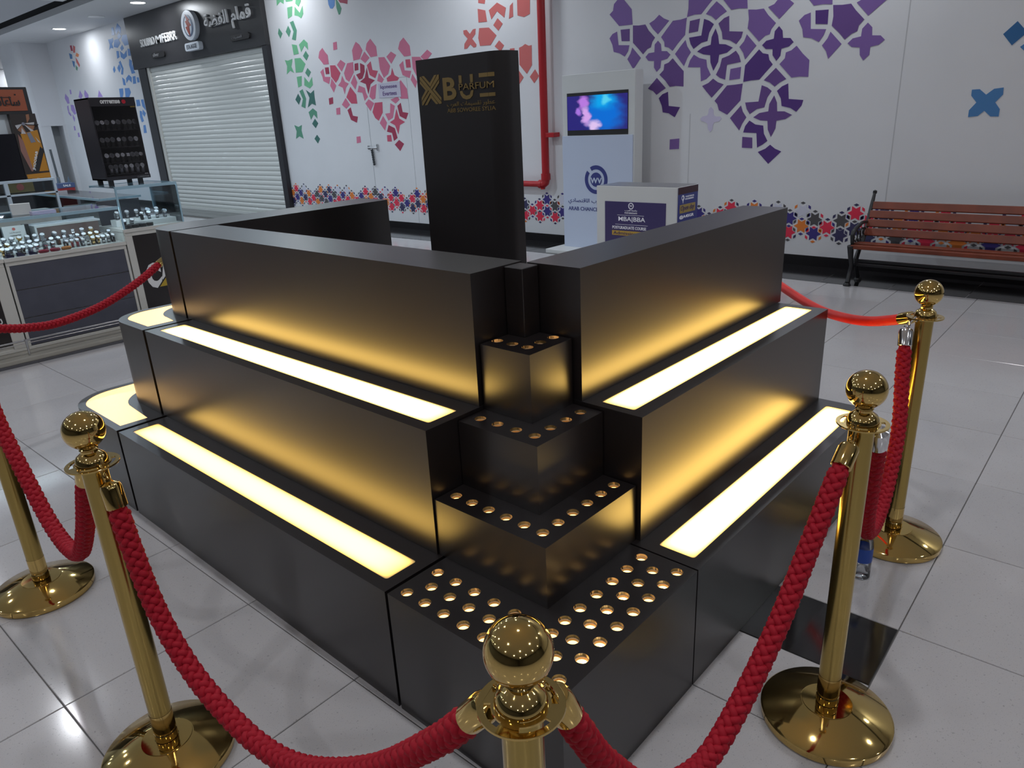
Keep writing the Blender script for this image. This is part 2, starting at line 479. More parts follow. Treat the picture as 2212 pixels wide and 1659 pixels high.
# ---- ceiling: soffit along the wall, open black slot, main ceiling
mb = MB(); mb.box(5.55, -9, CEIL, XW + 0.1, 31, CEIL + 0.1); mb.box(6.7, 22.7, CEIL, 10.7, 31, CEIL + 0.1)
mb.box(5.22, -9, CEIL - 0.02, 5.56, 31, CEIL + 0.1)
ceiling = struct(part('ceiling', mb, CEILW))
mb = MB(); mb.box(4.6, -9, CEIL + 0.55, 5.6, 31, CEIL + 0.6); mb.box(4.86, -9, CEIL + 0.1, 4.88, 31, CEIL + 0.56); mb.box(5.24, -9, CEIL + 0.02, 5.26, 31, CEIL + 0.56)
struct(part('ceiling_slot', mb, DARKGAP))
mb = MB(); mb.box(-9, -9, CEIL, 4.86, 15.65, CEIL + 0.1); struct(part('ceiling_main', mb, CEILW))
mb = MB(); mb.box(-9, 15.66, CEIL + 0.06, 4.86, 31, CEIL + 0.16); struct(part('ceiling_hall', mb, CEILG))

# ---- downlights
def lamp_things():
    seg = 20
    ring = MB().lathe([(0.135, -0.004), (0.160, -0.010), (0.166, 0.0), (0.135, 0.0)], 24, cap=False).mesh('trim_ring', PANELW, smooth=50)
    disc = MB().lathe([(0.0001, 0.0), (0.136, 0.0)], 24, cap=False).mesh('diffuser', LAMPW)
    disc_off = MB().lathe([(0.0001, 0.0), (0.136, 0.0)], 24, cap=False).mesh('diffuser_off', LAMPOFF)
    ld = bpy.data.lights.new('downlight', 'AREA'); ld.shape = 'DISK'; ld.size = 0.25; ld.energy = LAMP_POWER; ld.color = LAMP_COLOR
    ld.spread = R(165)
    ld2 = ld.copy(); ld2.energy = LAMP_POWER * 1.75; ld2.color = (0.72, 0.87, 1.0)
    ld4 = ld.copy(); ld4.energy = LAMP_POWER * 0.72; ld4.spread = R(180)
    ld3 = ld.copy(); ld3.energy = LAMP_POWER * 0.58; ld3.color = (0.93, 0.95, 1.0); ld3.size = ld2.size = 0.16
    nth = ['first', 'second', 'third', 'fourth', 'fifth', 'sixth', 'seventh', 'eighth', 'ninth', 'tenth']
    def one(x, y, z, lit, label, group):
        t = thing('ceiling_downlight', label, 'downlight', (x, y, z), group)
        o1 = link('trim_ring', ring, t)
        o2 = link('diffuser', disc if lit else disc_off, t, loc=(0, 0, -0.004))
        if x < 5: o1.scale = o2.scale = (0.62, 0.62, 1)
        if lit:
            l = bpy.data.objects.new('bulb', ld4 if x > 5 else (ld2 if y > (6 if x > 2 else 12) else ld3)); C.objects.link(l); l.parent = t; l.location = (0, 0, -0.012)
    for k, y in enumerate((24.05, 19.58, 15.15, 10.72, 6.29, 1.86, -2.57)):
        names = {24.05: 'lit round downlight farthest along the white soffit', 19.58: 'lit round downlight above the wall with the blue mosaic',
                 15.15: 'lit round downlight in front of the shutter sign', 10.72: 'lit round soffit downlight above the green mosaic', 6.29: 'lit round soffit downlight above the red fire pipe', 1.86: 'lit round soffit downlight above the purple mosaic', -2.57: 'lit round soffit downlight beyond the bench'}
        one(6.04, y, CEIL, True, names[y], 'lit downlights in the soffit')
    for y in (17.3, 21.9):
        one(6.04, y, CEIL, False, 'unlit round soffit downlight, the one %s the shop fascia' % ('nearer' if y < 20 else 'farther from'), 'unlit downlights in the soffit')
    for k, (x, y) in enumerate(((7.67, 26.55), (7.62, 28.6), (8.56, 28.57), (8.2, 30.4))):
        one(x, y, CEIL, True, '%s lit round downlight beyond the white column' % nth[k], 'downlights beyond the column')
    for a, x in enumerate((3.2, 0.2, -2.8, -5.8)):
        for b, y in enumerate( (-6.5, -3.2, 0.1, 3.4, 6.7, 10.0, 13.3, 18, 22, 26)):
            one(x, y, CEIL + (0.06 if y > 15.6 else 0), True, 'main ceiling downlight, %s row from the mural wall, %s from the near end' % (nth[a], nth[b]), 'downlights of the main ceiling')
lamp_things()

# ---- the mural: flat vinyl pieces on the wall
MCOL = {'P1': (98, 74, 126), 'P2': (82, 58, 108), 'P3': (66, 42, 98), 'P4': (160, 154, 174), 'P5': (128, 108, 162), 'K1': (164, 92, 114), 'K2': (156, 66, 86), 'K3': (128, 46, 66), 'K4': (170, 140, 155),
        'R1': (156, 82, 80), 'G1': (88, 142, 108), 'G2': (70, 116, 96), 'G3': (50, 86, 80), 'B1': (76, 112, 160), 'B2': (60, 100, 142), 'B3': (40, 80, 120), 'O1': (180, 110, 70)}
MK = 1.75
MMAT = {k: mat('mural_' + k.lower(), tuple(min(0.9, v * MK) for v in s2l(c)), 0.4, spec=0.35) for k, c in MCOL.items()}
MURAL = {
 'P1': [
  [(4.39,2.803),(4.328,2.795),(4.213,2.674),(4.2,2.519),(4.379,2.523),(4.51,2.655),(4.462,2.689),(4.45,2.753)],
  [(4.408,2.468),(4.388,2.325),(4.24,2.311),(4.257,2.25),(4.302,2.198),(4.373,2.238),(4.453,2.26),(4.471,2.336),(4.511,2.407),(4.471,2.448)],
  [(4.2,2.283),(4.085,2.167),(4.169,2.072),(4.192,2.067),(4.265,2.167),(4.223,2.225)],
  [(3.858,2.578),(3.802,2.537),(3.732,2.507),(3.869,2.386),(3.933,2.444),(3.982,2.506),(3.917,2.534)],
  [(3.687,2.5),(3.592,2.501),(3.52,2.512),(3.535,2.347),(3.618,2.272),(3.682,2.203),(3.731,2.24),(3.781,2.255),(3.786,2.301),(3.828,2.354),(3.772,2.413)],
  [(3.867,2.322),(3.83,2.284),(3.821,2.213),(3.752,2.207),(3.707,2.168),(3.746,2.13),(3.822,2.117),(3.829,2.046),(3.876,2.006),(3.911,2.052),(3.912,2.121),(3.986,2.128),(4.024,2.17),(3.983,2.206),(3.91,2.209),(3.907,2.288)],
  [(3.527,2.296),(3.505,2.233),(3.458,2.17),(3.501,2.114),(3.536,2.039),(3.65,2.169),(3.591,2.234)],
  [(3.421,2.143),(3.356,2.105),(3.272,2.082),(3.26,2.011),(3.215,1.931),(3.263,1.892),(3.325,1.873),(3.339,2.013),(3.488,2.024),(3.465,2.09)],
  [(2.991,1.97),(2.875,1.982),(2.88,1.87),(2.999,1.864)],
  [(2.832,2.282),(2.724,2.168),(2.835,2.049),(2.859,2.111),(2.905,2.172),(2.858,2.22)],
  [(3.182,2.625),(3.121,2.577),(3.064,2.519),(3.131,2.486),(3.181,2.452),(3.235,2.495),(3.297,2.52),(3.247,2.573)],
  [(3.504,2.717),(3.197,2.678),(3.289,2.588),(3.351,2.526),(3.433,2.531),(3.517,2.517),(3.503,2.597)],
  [(3.142,2.671),(2.852,2.633),(2.84,2.519),(2.932,2.53),(3.016,2.527),(3.066,2.583)],
  [(3.686,1.285),(3.566,1.293),(3.567,1.182),(3.687,1.177)],
  [(2.831,2.507),(2.748,2.497),(2.67,2.497),(2.619,2.433),(2.537,2.354),(2.579,2.303),(2.591,2.259),(2.636,2.25),(2.698,2.204),(2.764,2.272),(2.827,2.336),(2.819,2.42)],
  [(2.625,2.505),(2.565,2.524),(2.515,2.579),(2.449,2.571),(2.37,2.507),(2.504,2.386)],
  [(2.311,2.129),(2.247,2.056),(2.175,1.99),(2.171,1.839),(2.258,1.848),(2.338,1.844),(2.469,1.977),(2.419,2.026),(2.413,2.078),(2.359,2.093)],
  [(2.254,2.554),(2.009,2.523),(2.004,2.454),(2.095,2.465),(2.175,2.463)],
  [(2.2,2.407),(2.187,2.264),(2.041,2.247),(2.059,2.197),(2.099,2.142),(2.172,2.182),(2.253,2.199),(2.267,2.271),(2.308,2.349),(2.258,2.392)],
  [(1.785,2.441),(1.695,2.482),(1.497,2.457),(1.672,2.32)],
  [(1.997,2.221),(1.885,2.105),(1.996,1.987),(2.022,2.055),(2.065,2.109),(2.019,2.167)],
  [(1.668,2.262),(1.626,2.22),(1.619,2.152),(1.545,2.144),(1.505,2.105),(1.552,2.068),(1.624,2.058),(1.625,1.99),(1.673,1.946),(1.709,1.995),(1.717,2.06),(1.789,2.07),(1.829,2.106),(1.788,2.143),(1.716,2.153),(1.712,2.217)],
 ],
 'P2': [
  [(4.359,2.482),(4.237,2.479),(4.237,2.353),(4.344,2.363)],
  [(4.193,2.508),(4.118,2.5),(4.033,2.501),(3.988,2.435),(3.906,2.357),(3.94,2.316),(3.957,2.264),(4.002,2.25),(4.057,2.202),(4.114,2.259),(4.191,2.332)],
  [(3.677,2.129),(3.611,2.059),(3.539,1.989),(3.535,1.834),(3.63,1.845),(3.706,1.841),(3.766,1.91),(3.839,1.974),(3.787,2.018),(3.78,2.075),(3.727,2.089)],
  [(3.872,1.943),(3.755,1.83),(3.818,1.799),(3.872,1.766),(3.919,1.809),(3.985,1.839)],
  [(3.481,2.475),(3.365,2.485),(3.383,2.366),(3.49,2.36)],
  [(3.036,2.474),(3.026,2.33),(2.876,2.311),(2.891,2.257),(2.942,2.202),(3.015,2.245),(3.095,2.263),(3.107,2.331),(3.15,2.416),(3.09,2.459)],
  [(2.942,2.14),(2.904,2.092),(2.881,2.029),(3.033,2.014),(3.045,1.871),(3.106,1.892),(3.153,1.926),(3.112,2),(3.093,2.08),(3.014,2.101)],
  [(3.184,1.89),(3.129,1.852),(3.061,1.826),(3.191,1.702),(3.257,1.768),(3.308,1.825),(3.236,1.851)],
  [(2.847,1.821),(2.862,1.658),(3.003,1.523),(3.1,1.572),(3.121,1.632),(3.155,1.668),(3.02,1.813),(2.933,1.815)],
  [(2.504,1.945),(2.39,1.835),(2.452,1.807),(2.504,1.771),(2.556,1.812),(2.621,1.838)],
  [(2.639,1.792),(2.579,1.768),(2.531,1.732),(2.572,1.672),(2.597,1.579),(2.676,1.566),(2.75,1.52),(2.786,1.571),(2.807,1.635),(2.663,1.638)],
  [(2.501,1.687),(2.468,1.619),(2.458,1.535),(2.383,1.532),(2.303,1.496),(2.366,1.458),(2.459,1.445),(2.464,1.369),(2.505,1.29),(2.543,1.361),(2.553,1.448),(2.63,1.454),(2.709,1.486),(2.646,1.526),(2.551,1.539),(2.546,1.609)],
  [(2.852,1.608),(2.829,1.548),(2.786,1.489),(2.827,1.429),(2.856,1.361),(2.968,1.488)],
  [(2.816,1.296),(2.706,1.286),(2.699,1.18),(2.814,1.186)],
  [(1.996,2.446),(1.909,2.437),(1.834,2.438),(1.787,2.379),(1.703,2.293),(1.746,2.246),(1.754,2.201),(1.802,2.184),(1.86,2.141),(1.922,2.209),(1.991,2.272),(1.984,2.352)],
 ],
 'P3': [
  [(3.316,2.477),(3.258,2.454),(3.203,2.415),(3.252,2.339),(3.268,2.263),(3.338,2.252),(3.428,2.2),(3.464,2.25),(3.485,2.315),(3.341,2.321)],
  [(3.181,2.372),(3.149,2.302),(3.134,2.221),(3.06,2.211),(2.979,2.173),(3.04,2.13),(3.127,2.118),(3.135,2.049),(3.185,1.967),(3.221,2.049),(3.229,2.122),(3.308,2.136),(3.384,2.17),(3.319,2.206),(3.228,2.222),(3.221,2.296)],
  [(3.726,1.79),(3.713,1.642),(3.569,1.623),(3.632,1.52),(3.711,1.565),(3.787,1.578),(3.8,1.646),(3.842,1.729),(3.795,1.769)],
  [(2.501,2.322),(2.463,2.278),(2.454,2.212),(2.379,2.204),(2.344,2.165),(2.387,2.13),(2.462,2.116),(2.467,2.052),(2.504,2.01),(2.547,2.064),(2.551,2.121),(2.622,2.127),(2.663,2.166),(2.622,2.203),(2.546,2.214),(2.541,2.281)],
  [(2.692,2.13),(2.651,2.091),(2.592,2.077),(2.578,2.025),(2.54,1.98),(2.67,1.847),(2.756,1.845),(2.842,1.836),(2.831,1.993)],
  [(2.366,1.792),(2.349,1.647),(2.201,1.63),(2.214,1.579),(2.262,1.523),(2.324,1.561),(2.416,1.584),(2.429,1.655),(2.475,1.729),(2.428,1.768)],
  [(2.749,1.456),(2.682,1.416),(2.596,1.402),(2.583,1.323),(2.54,1.251),(2.591,1.214),(2.646,1.187),(2.663,1.33),(2.81,1.34),(2.792,1.403)],
  [(2.507,1.213),(2.453,1.173),(2.384,1.145),(2.514,1.023),(2.635,1.142),(2.556,1.174)],
  [(2.156,2.419),(2.034,2.413),(2.031,2.289),(2.145,2.303)],
 ],
 'P4': [
  [(3.193,1.609),(3.164,1.584),(3.157,1.525),(3.133,1.51),(3.081,1.508),(3.064,1.488),(3.089,1.459),(3.146,1.451),(3.161,1.426),(3.165,1.376),(3.191,1.351),(3.219,1.384),(3.226,1.438),(3.262,1.459),(3.302,1.47),(3.315,1.495),(3.288,1.516),(3.235,1.524),(3.222,1.547),(3.219,1.587)],
 ],
 'B2': [
  [(0.749,1.641),(0.691,1.642),(0.637,1.595),(0.584,1.639),(0.517,1.645),(0.513,1.589),(0.56,1.53),(0.518,1.474),(0.518,1.416),(0.578,1.418),(0.631,1.466),(0.673,1.425),(0.746,1.419),(0.747,1.475),(0.7,1.536),(0.747,1.593)],
  [(0.451,1.95),(0.4,1.989),(0.367,1.87)],
  [(21.224,3.688),(21.037,3.641),(21.076,3.542),(21.226,3.554)],
  [(21.134,3.505),(20.97,3.471),(21.067,3.334),(21.128,3.38)],
 ],
 'B3': [
  [(0.499,2.146),(0.431,2.071),(0.423,2.049),(0.511,1.967),(0.586,2.058)],
 ],
 'K1': [
  [(10.166,2.817),(10.111,2.75),(10.047,2.698),(10.045,2.564),(10.188,2.567),(10.242,2.62),(10.311,2.679),(10.262,2.769)],
  [(9.857,2.866),(9.76,2.87),(9.768,2.761),(9.871,2.756)],
  [(10.213,2.506),(10.202,2.382),(10.046,2.369),(10.102,2.266),(10.253,2.32),(10.265,2.384),(10.308,2.465)],
  [(10.018,2.346),(9.913,2.23),(10.001,2.13),(10.08,2.238)],
  [(9.714,2.601),(9.596,2.54),(9.719,2.429),(9.824,2.535)],
  [(9.722,2.365),(9.667,2.274),(9.57,2.238),(9.654,2.185),(9.707,2.088),(9.739,2.187),(9.859,2.229),(9.772,2.28)],
  [(9.549,2.537),(9.394,2.542),(9.403,2.395),(9.553,2.266),(9.629,2.306),(9.662,2.401)],
  [(9.267,2.821),(9.186,2.775),(9.123,2.689),(9.216,2.572),(9.379,2.563),(9.384,2.71),(9.327,2.771)],
  [(9.079,2.666),(8.97,2.569),(9.089,2.506),(9.196,2.571)],
  [(8.902,2.83),(8.781,2.711),(8.776,2.578),(8.939,2.577),(9.041,2.69),(8.999,2.774)],
  [(9.4,2.36),(9.342,2.241),(9.413,2.142),(9.512,2.246)],
  [(9.31,2.194),(9.167,2.151),(9.15,2.081),(9.112,2.016),(9.203,1.963),(9.24,2.086),(9.363,2.102)],
  [(8.751,2.558),(8.611,2.55),(8.494,2.417),(8.558,2.313),(8.669,2.265),(8.742,2.391)],
  [(8.444,2.611),(8.331,2.555),(8.461,2.446),(8.559,2.551)],
  [(8.78,2.339),(8.673,2.243),(8.728,2.197),(8.837,2.232)],
  [(8.131,2.771),(8.01,2.651),(8.003,2.52),(8.152,2.519),(8.272,2.633),(8.222,2.722)],
  [(8.187,2.462),(8.171,2.334),(8.024,2.315),(8.073,2.22),(8.225,2.273),(8.279,2.416)],
  [(7.985,2.501),(7.81,2.487),(7.698,2.377),(7.788,2.206),(7.892,2.203),(7.984,2.346)],
  [(8.004,2.274),(7.915,2.162),(7.961,2.08),(8.05,2.197)],
  [(7.793,2.487),(7.639,2.566),(7.548,2.508),(7.692,2.417)],
  [(8.28,2.207),(8.156,2.08),(8.15,1.941),(8.311,1.949),(8.38,2.016),(8.357,2.157)],
  [(9.698,2.028),(9.603,1.923),(9.711,1.868),(9.819,1.933)],
  [(9.989,1.886),(9.878,1.893),(9.894,1.787),(10,1.786)],
  [(9.524,1.427),(9.418,1.434),(9.422,1.337),(9.534,1.326)],
  [(9.099,1.981),(8.972,1.917),(9.081,1.806),(9.194,1.922)],
  [(9.008,2.153),(8.864,2.189),(8.93,1.984),(9.001,1.97),(9.072,2.019)],
  [(8.562,1.948),(8.388,1.984),(8.35,1.938),(8.45,1.887)],
  [(8.574,1.898),(8.474,1.855),(8.548,1.689),(8.659,1.649),(8.724,1.752),(8.602,1.759)],
  [(8.782,1.72),(8.702,1.62),(8.77,1.506),(8.881,1.619)],
 ],
 'K3': [
  [(10.165,2.52),(10.06,2.518),(10.061,2.418),(10.162,2.419)],
  [(9.358,2.516),(9.266,2.52),(9.276,2.419),(9.374,2.415)],
  [(9.217,2.514),(9.115,2.475),(9.122,2.386),(9.201,2.289),(9.284,2.278),(9.349,2.356),(9.234,2.377)],
  [(9.063,2.437),(9.041,2.29),(8.893,2.244),(9.009,2.198),(9.089,2.055),(9.127,2.205),(9.269,2.248),(9.139,2.297)],
  [(9.59,1.883),(9.558,1.754),(9.428,1.734),(9.471,1.643),(9.619,1.693),(9.684,1.843)],
  [(10.163,2.048),(10.045,2.06),(10.056,1.962),(10.168,1.949)],
  [(8.329,1.892),(8.304,1.76),(8.174,1.742),(8.238,1.653),(8.377,1.705),(8.413,1.852)],
  [(8.669,1.584),(8.525,1.534),(8.482,1.39),(8.574,1.347),(8.603,1.467),(8.724,1.487)],
  [(8.449,1.36),(8.34,1.301),(8.447,1.195),(8.564,1.293)],
  [(9.624,3.478),(9.346,3.443),(9.375,3.36),(9.462,3.384),(9.551,3.401)],
  [(21.046,3.846),(20.922,3.845),(20.923,3.713),(21.041,3.723)],
 ],
 'K2': [
  [(10.017,2.542),(9.878,2.533),(9.756,2.408),(9.839,2.32),(9.914,2.272),(10.023,2.374)],
  [(8.95,2.518),(8.928,2.394),(8.797,2.371),(8.878,2.274),(9.005,2.327),(9.051,2.47)],
  [(9.538,2.19),(9.407,2.066),(9.403,1.931),(9.558,1.939),(9.675,2.039)],
  [(8.453,2.386),(8.414,2.286),(8.311,2.241),(8.353,2.206),(8.594,2.205),(8.605,2.255),(8.495,2.297)],
  [(8.132,2.476),(8.03,2.474),(8.026,2.362),(8.127,2.367)],
  [(8.951,1.922),(8.766,1.924),(8.782,1.771),(8.9,1.655),(8.981,1.698),(9.035,1.787)],
  [(8.444,1.809),(8.4,1.672),(8.27,1.617),(8.397,1.576),(8.452,1.441),(8.509,1.574),(8.63,1.623),(8.514,1.665)],
  [(8.733,1.435),(8.631,1.437),(8.627,1.34),(8.735,1.342)],
 ],
 'R1': [
  [(6.598,2.963),(6.462,2.929),(6.441,2.794),(6.597,2.801)],
  [(6.399,2.922),(6.248,2.993),(6.1,2.917),(6.134,2.807),(6.255,2.895),(6.361,2.812)],
  [(5.978,2.962),(5.982,2.803),(6.055,2.785),(6.029,2.929)],
  [(5.905,3.019),(5.694,2.992),(5.704,2.801),(5.802,2.776),(5.908,2.806)],
  [(6.251,2.814),(6.168,2.74),(6.247,2.667),(6.333,2.741)],
  [(6.89,2.736),(6.827,2.737),(6.77,2.681),(6.706,2.731),(6.655,2.733),(6.667,2.671),(6.732,2.62),(6.657,2.542),(6.666,2.514),(6.715,2.511),(6.773,2.555),(6.839,2.508),(6.895,2.508),(6.884,2.57),(6.816,2.628),(6.888,2.693)],
  [(6.59,2.733),(6.415,2.722),(6.286,2.616),(6.4,2.511),(6.593,2.519),(6.618,2.616)],
  [(6.243,2.552),(6.161,2.485),(6.228,2.418),(6.327,2.49)],
  [(6.061,2.438),(5.984,2.438),(5.98,2.279),(6.07,2.307)],
  [(5.904,2.434),(5.85,2.447),(5.799,2.469),(5.742,2.443),(5.693,2.446),(5.699,2.216),(5.789,2.119),(5.908,2.236)],
  [(5.922,2.166),(5.846,2.082),(5.932,1.996),(6.002,2.081)],
  [(5.649,2.164),(5.589,2.081),(5.67,2.001),(5.741,2.081)],
  [(6.077,1.876),(5.974,1.88),(5.977,1.72),(6.077,1.717)],
  [(6.576,3.091),(6.445,3.074),(6.466,3.006),(6.581,3.03)],
  [(20.834,3.837),(20.71,3.795),(20.804,3.662),(20.921,3.672)],
  [(20.842,3.563),(20.751,3.474),(20.673,3.366),(20.735,3.32),(20.865,3.442)],
 ],
 'K4': [
  [(6.055,2.222),(5.99,2.21),(6.007,2.163),(6.052,2.11)],
  [(6.057,2.032),(5.989,1.971),(6.038,1.91)],
 ],
 'G1': [
  [(11.305,3.692),(11.085,3.664),(11.116,3.574),(11.209,3.619),(11.329,3.573)],
  [(11.058,3.661),(10.823,3.631),(10.841,3.584),(11.036,3.595)],
  [(10.732,3.619),(10.592,3.601),(10.612,3.545),(10.69,3.482),(10.768,3.538)],
  [(11.024,3.509),(10.869,3.511),(10.916,3.369),(11.044,3.343)],
  [(10.8,3.496),(10.68,3.389),(10.576,3.482),(10.581,3.364),(10.657,3.306),(10.738,3.349),(10.84,3.371)],
  [(11.037,2.951),(10.893,2.924),(10.866,2.791),(11.022,2.783)],
  [(10.66,2.991),(10.57,2.928),(10.576,2.823),(10.671,2.897),(10.788,2.809),(10.825,2.925)],
  [(11.319,2.727),(11.23,2.709),(11.084,2.728),(11.096,2.684),(11.145,2.61),(11.089,2.506),(11.198,2.55),(11.318,2.498),(11.273,2.627)],
  [(11.015,2.727),(10.838,2.722),(10.711,2.619),(10.828,2.502),(11.033,2.506)],
  [(11.024,2.437),(10.871,2.441),(10.911,2.288),(11.022,2.268)],
  [(10.795,2.419),(10.679,2.323),(10.57,2.404),(10.574,2.281),(10.675,2.231),(10.828,2.29)],
 ],
 'G2': [
  [(11.364,3.234),(11.277,3.141),(11.363,3.069),(11.415,3.155)],
  [(11.073,3.24),(11.014,3.152),(11.088,3.067),(11.168,3.158)],
  [(10.9,3.297),(10.834,3.144),(10.9,2.998),(11.011,3.025),(10.932,3.134),(11.005,3.284)],
  [(10.652,2.814),(10.584,2.739),(10.664,2.666),(10.75,2.746)],
  [(10.666,2.553),(10.579,2.484),(10.668,2.406),(10.751,2.482)],
  [(10.898,2.232),(10.829,2.075),(10.89,1.923),(11.003,1.96),(10.926,2.073),(11.002,2.207)],
  [(10.666,1.914),(10.559,1.855),(10.568,1.743),(10.663,1.815),(10.765,1.732),(10.808,1.857)],
  [(11.311,1.66),(11.185,1.626),(11.072,1.656),(11.107,1.564),(11.075,1.425),(11.198,1.468),(11.316,1.428),(11.262,1.553)],
  [(9.656,3.482),(9.577,3.391),(9.534,3.318),(9.586,3.243),(9.622,3.241),(9.659,3.339)],
  [(20.966,3.388),(20.859,3.319),(20.937,3.252),(21.005,3.288)],
 ],
 'G3': [
  [(11.054,2.169),(10.987,2.083),(11.074,1.99),(11.163,2.077)],
  [(10.799,2.213),(10.673,2.153),(10.563,2.199),(10.57,2.083),(10.561,1.955),(10.674,1.989),(10.811,1.933),(10.723,2.084)],
  [(10.645,1.745),(10.564,1.667),(10.656,1.59),(10.747,1.665)],
  [(10.645,1.482),(10.57,1.412),(10.652,1.339),(10.736,1.419)],
 ],
 'B1': [
  [(9.86,3.508),(9.67,3.484),(9.702,3.382),(9.766,3.342),(9.824,3.352),(9.858,3.414)],
  [(17.472,4.042),(17.34,4.063),(17.327,3.789),(17.468,3.795)],
  [(18.274,3.968),(18.163,3.965),(18.178,3.812),(18.334,3.81)],
  [(17.904,4.019),(17.766,3.915),(17.835,3.796),(17.936,3.879),(18.082,3.803),(18.117,3.888)],
  [(17.914,3.831),(17.836,3.751),(17.994,3.694),(18.054,3.764)],
  [(18.603,3.753),(18.449,3.747),(18.311,3.761),(18.328,3.689),(18.434,3.644),(18.413,3.549),(18.556,3.571),(18.658,3.533),(18.568,3.638)],
  [(18.264,3.711),(18.032,3.716),(17.963,3.618),(18.163,3.536),(18.372,3.573)],
  [(17.779,3.764),(17.469,3.75),(17.393,3.672),(17.404,3.548),(17.757,3.545),(17.862,3.663)],
  [(17.888,3.575),(17.834,3.497),(17.983,3.455),(18.028,3.524)],
  [(18.273,3.481),(18.151,3.47),(18.175,3.342),(18.316,3.32)],
  [(18.079,3.464),(17.904,3.375),(17.712,3.45),(17.758,3.326),(17.959,3.278),(18.102,3.336)],
  [(17.651,3.471),(17.512,3.459),(17.556,3.318),(17.682,3.329)],
  [(17.415,3.459),(17.323,3.451),(17.341,3.201),(17.47,3.229)],
  [(18.578,3.186),(18.557,3.089),(18.665,3.04),(18.697,3.119)],
  [(18.283,3.201),(18.232,3.113),(18.359,3.027),(18.43,3.127)],
  [(18.168,3.267),(18.091,3.093),(18.188,2.968),(18.291,2.985),(18.188,3.1),(18.277,3.238)],
  [(17.67,3.264),(17.549,3.217),(17.607,3.112),(17.498,2.957),(17.696,2.953),(17.739,3.141)],
  [(17.466,3.193),(17.398,3.096),(17.553,3.035),(17.584,3.11)],
  [(18.269,2.917),(18.147,2.861),(18.157,2.738),(18.288,2.75)],
  [(17.873,2.946),(17.745,2.882),(17.796,2.773),(17.929,2.847),(18.091,2.782),(18.059,2.884)],
  [(17.679,2.896),(17.532,2.895),(17.569,2.74),(17.739,2.741)],
  [(17.477,2.863),(17.37,2.856),(17.367,2.755),(17.489,2.753)],
  [(18.584,2.687),(18.352,2.683),(18.386,2.579),(18.491,2.487),(18.618,2.494)],
  [(18.253,2.677),(18.002,2.672),(17.956,2.574),(18.111,2.477),(18.31,2.488)],
  [(17.764,2.399),(17.577,2.396),(17.58,2.264),(17.788,2.26)],
  [(17.495,2.392),(17.36,2.392),(17.338,2.148),(17.488,2.247)],
  [(17.686,2.162),(17.576,2.144),(17.599,2.038),(17.571,1.93),(17.702,1.907),(17.74,2.03)],
  [(17.506,2.181),(17.382,2.096),(17.489,2.021),(17.571,2.09)],
  [(17.653,1.838),(17.529,1.847),(17.546,1.672),(17.708,1.669)],
 ],
 'O1': [
  [(20.717,3.654),(20.57,3.601),(20.668,3.549),(20.829,3.583)],
 ],
 'P5': [
  [(21.077,2.792),(20.966,2.668),(21.11,2.586),(21.271,2.639)],
  [(20.734,2.788),(20.564,2.661),(20.611,2.591),(20.817,2.601),(20.843,2.691)],
  [(19.82,2.728),(19.665,2.564),(19.98,2.573)],
  [(22.168,2.772),(21.993,2.662),(22.019,2.521),(22.173,2.52),(22.286,2.661)],
  [(21.791,2.851),(21.695,2.845),(21.711,2.739),(21.813,2.736)],
  [(22.261,2.456),(22.153,2.477),(22.187,2.359),(22.198,2.274),(22.287,2.363)],
  [(21.969,2.485),(21.756,2.467),(21.706,2.255),(21.851,2.227),(22.014,2.352)],
  [(22.286,2.329),(22.136,2.289),(22.084,2.219),(22.146,2.204),(22.26,2.26)],
  [(21.986,2.249),(21.885,2.144),(21.974,2.053),(22.033,2.149)],
  [(22.126,1.946),(22.031,1.952),(22.038,1.84),(22.144,1.834)],
  [(21.947,1.769),(21.842,1.775),(21.845,1.663),(21.962,1.661)],
 ],
}

for k, ps in MURAL.items():
    for p in ps:
        mb = MB().prism(p, fXn(XW), -0.002, 0.003)
        part('mosaic_piece', mb, MMAT[k], wall)

# ---- border of six-pointed stars
SCOL = {'grey': (160, 160, 172), 'orange': (176, 98, 42), 'dark': (64, 62, 64), 'blue': (48, 40, 98), 'red': (176, 40, 62), 'navy': (46, 44, 72), 'pink': (172, 70, 100)}
SMAT = {k: mat('star_' + k, tuple(min(0.9, v * MK) for v in s2l(c)), 0.4, spec=0.35) for k, c in SCOL.items()}
def star_poly(y, z, ro=0.078, ri=0.045):
    return [(y + (ro if i % 2 == 0 else ri) * math.cos(R(30 * i)), z + (ro if i % 2 == 0 else ri) * math.sin(R(30 * i))) for i in range(12)]
def rhomb(cy, cz, ang, a=0.026, b=0.014):
    ca, sa = math.cos(R(ang)), math.sin(R(ang))
    return [(cy + ca * u - sa * w, cz + sa * u + ca * w) for u, w in ((a, 0), (0, b), (-a, 0), (0, -b))]
fixed = {(2.112, 0): 'grey'}
stars = 0
diam = {k: MB() for k in ('dark', 'navy', 'blue', 'red', 'orange')}
seen = set()
cols = ['navy', 'red', 'orange', 'blue', 'dark', 'red', 'navy', 'orange', 'red', 'blue']
ncol = 91
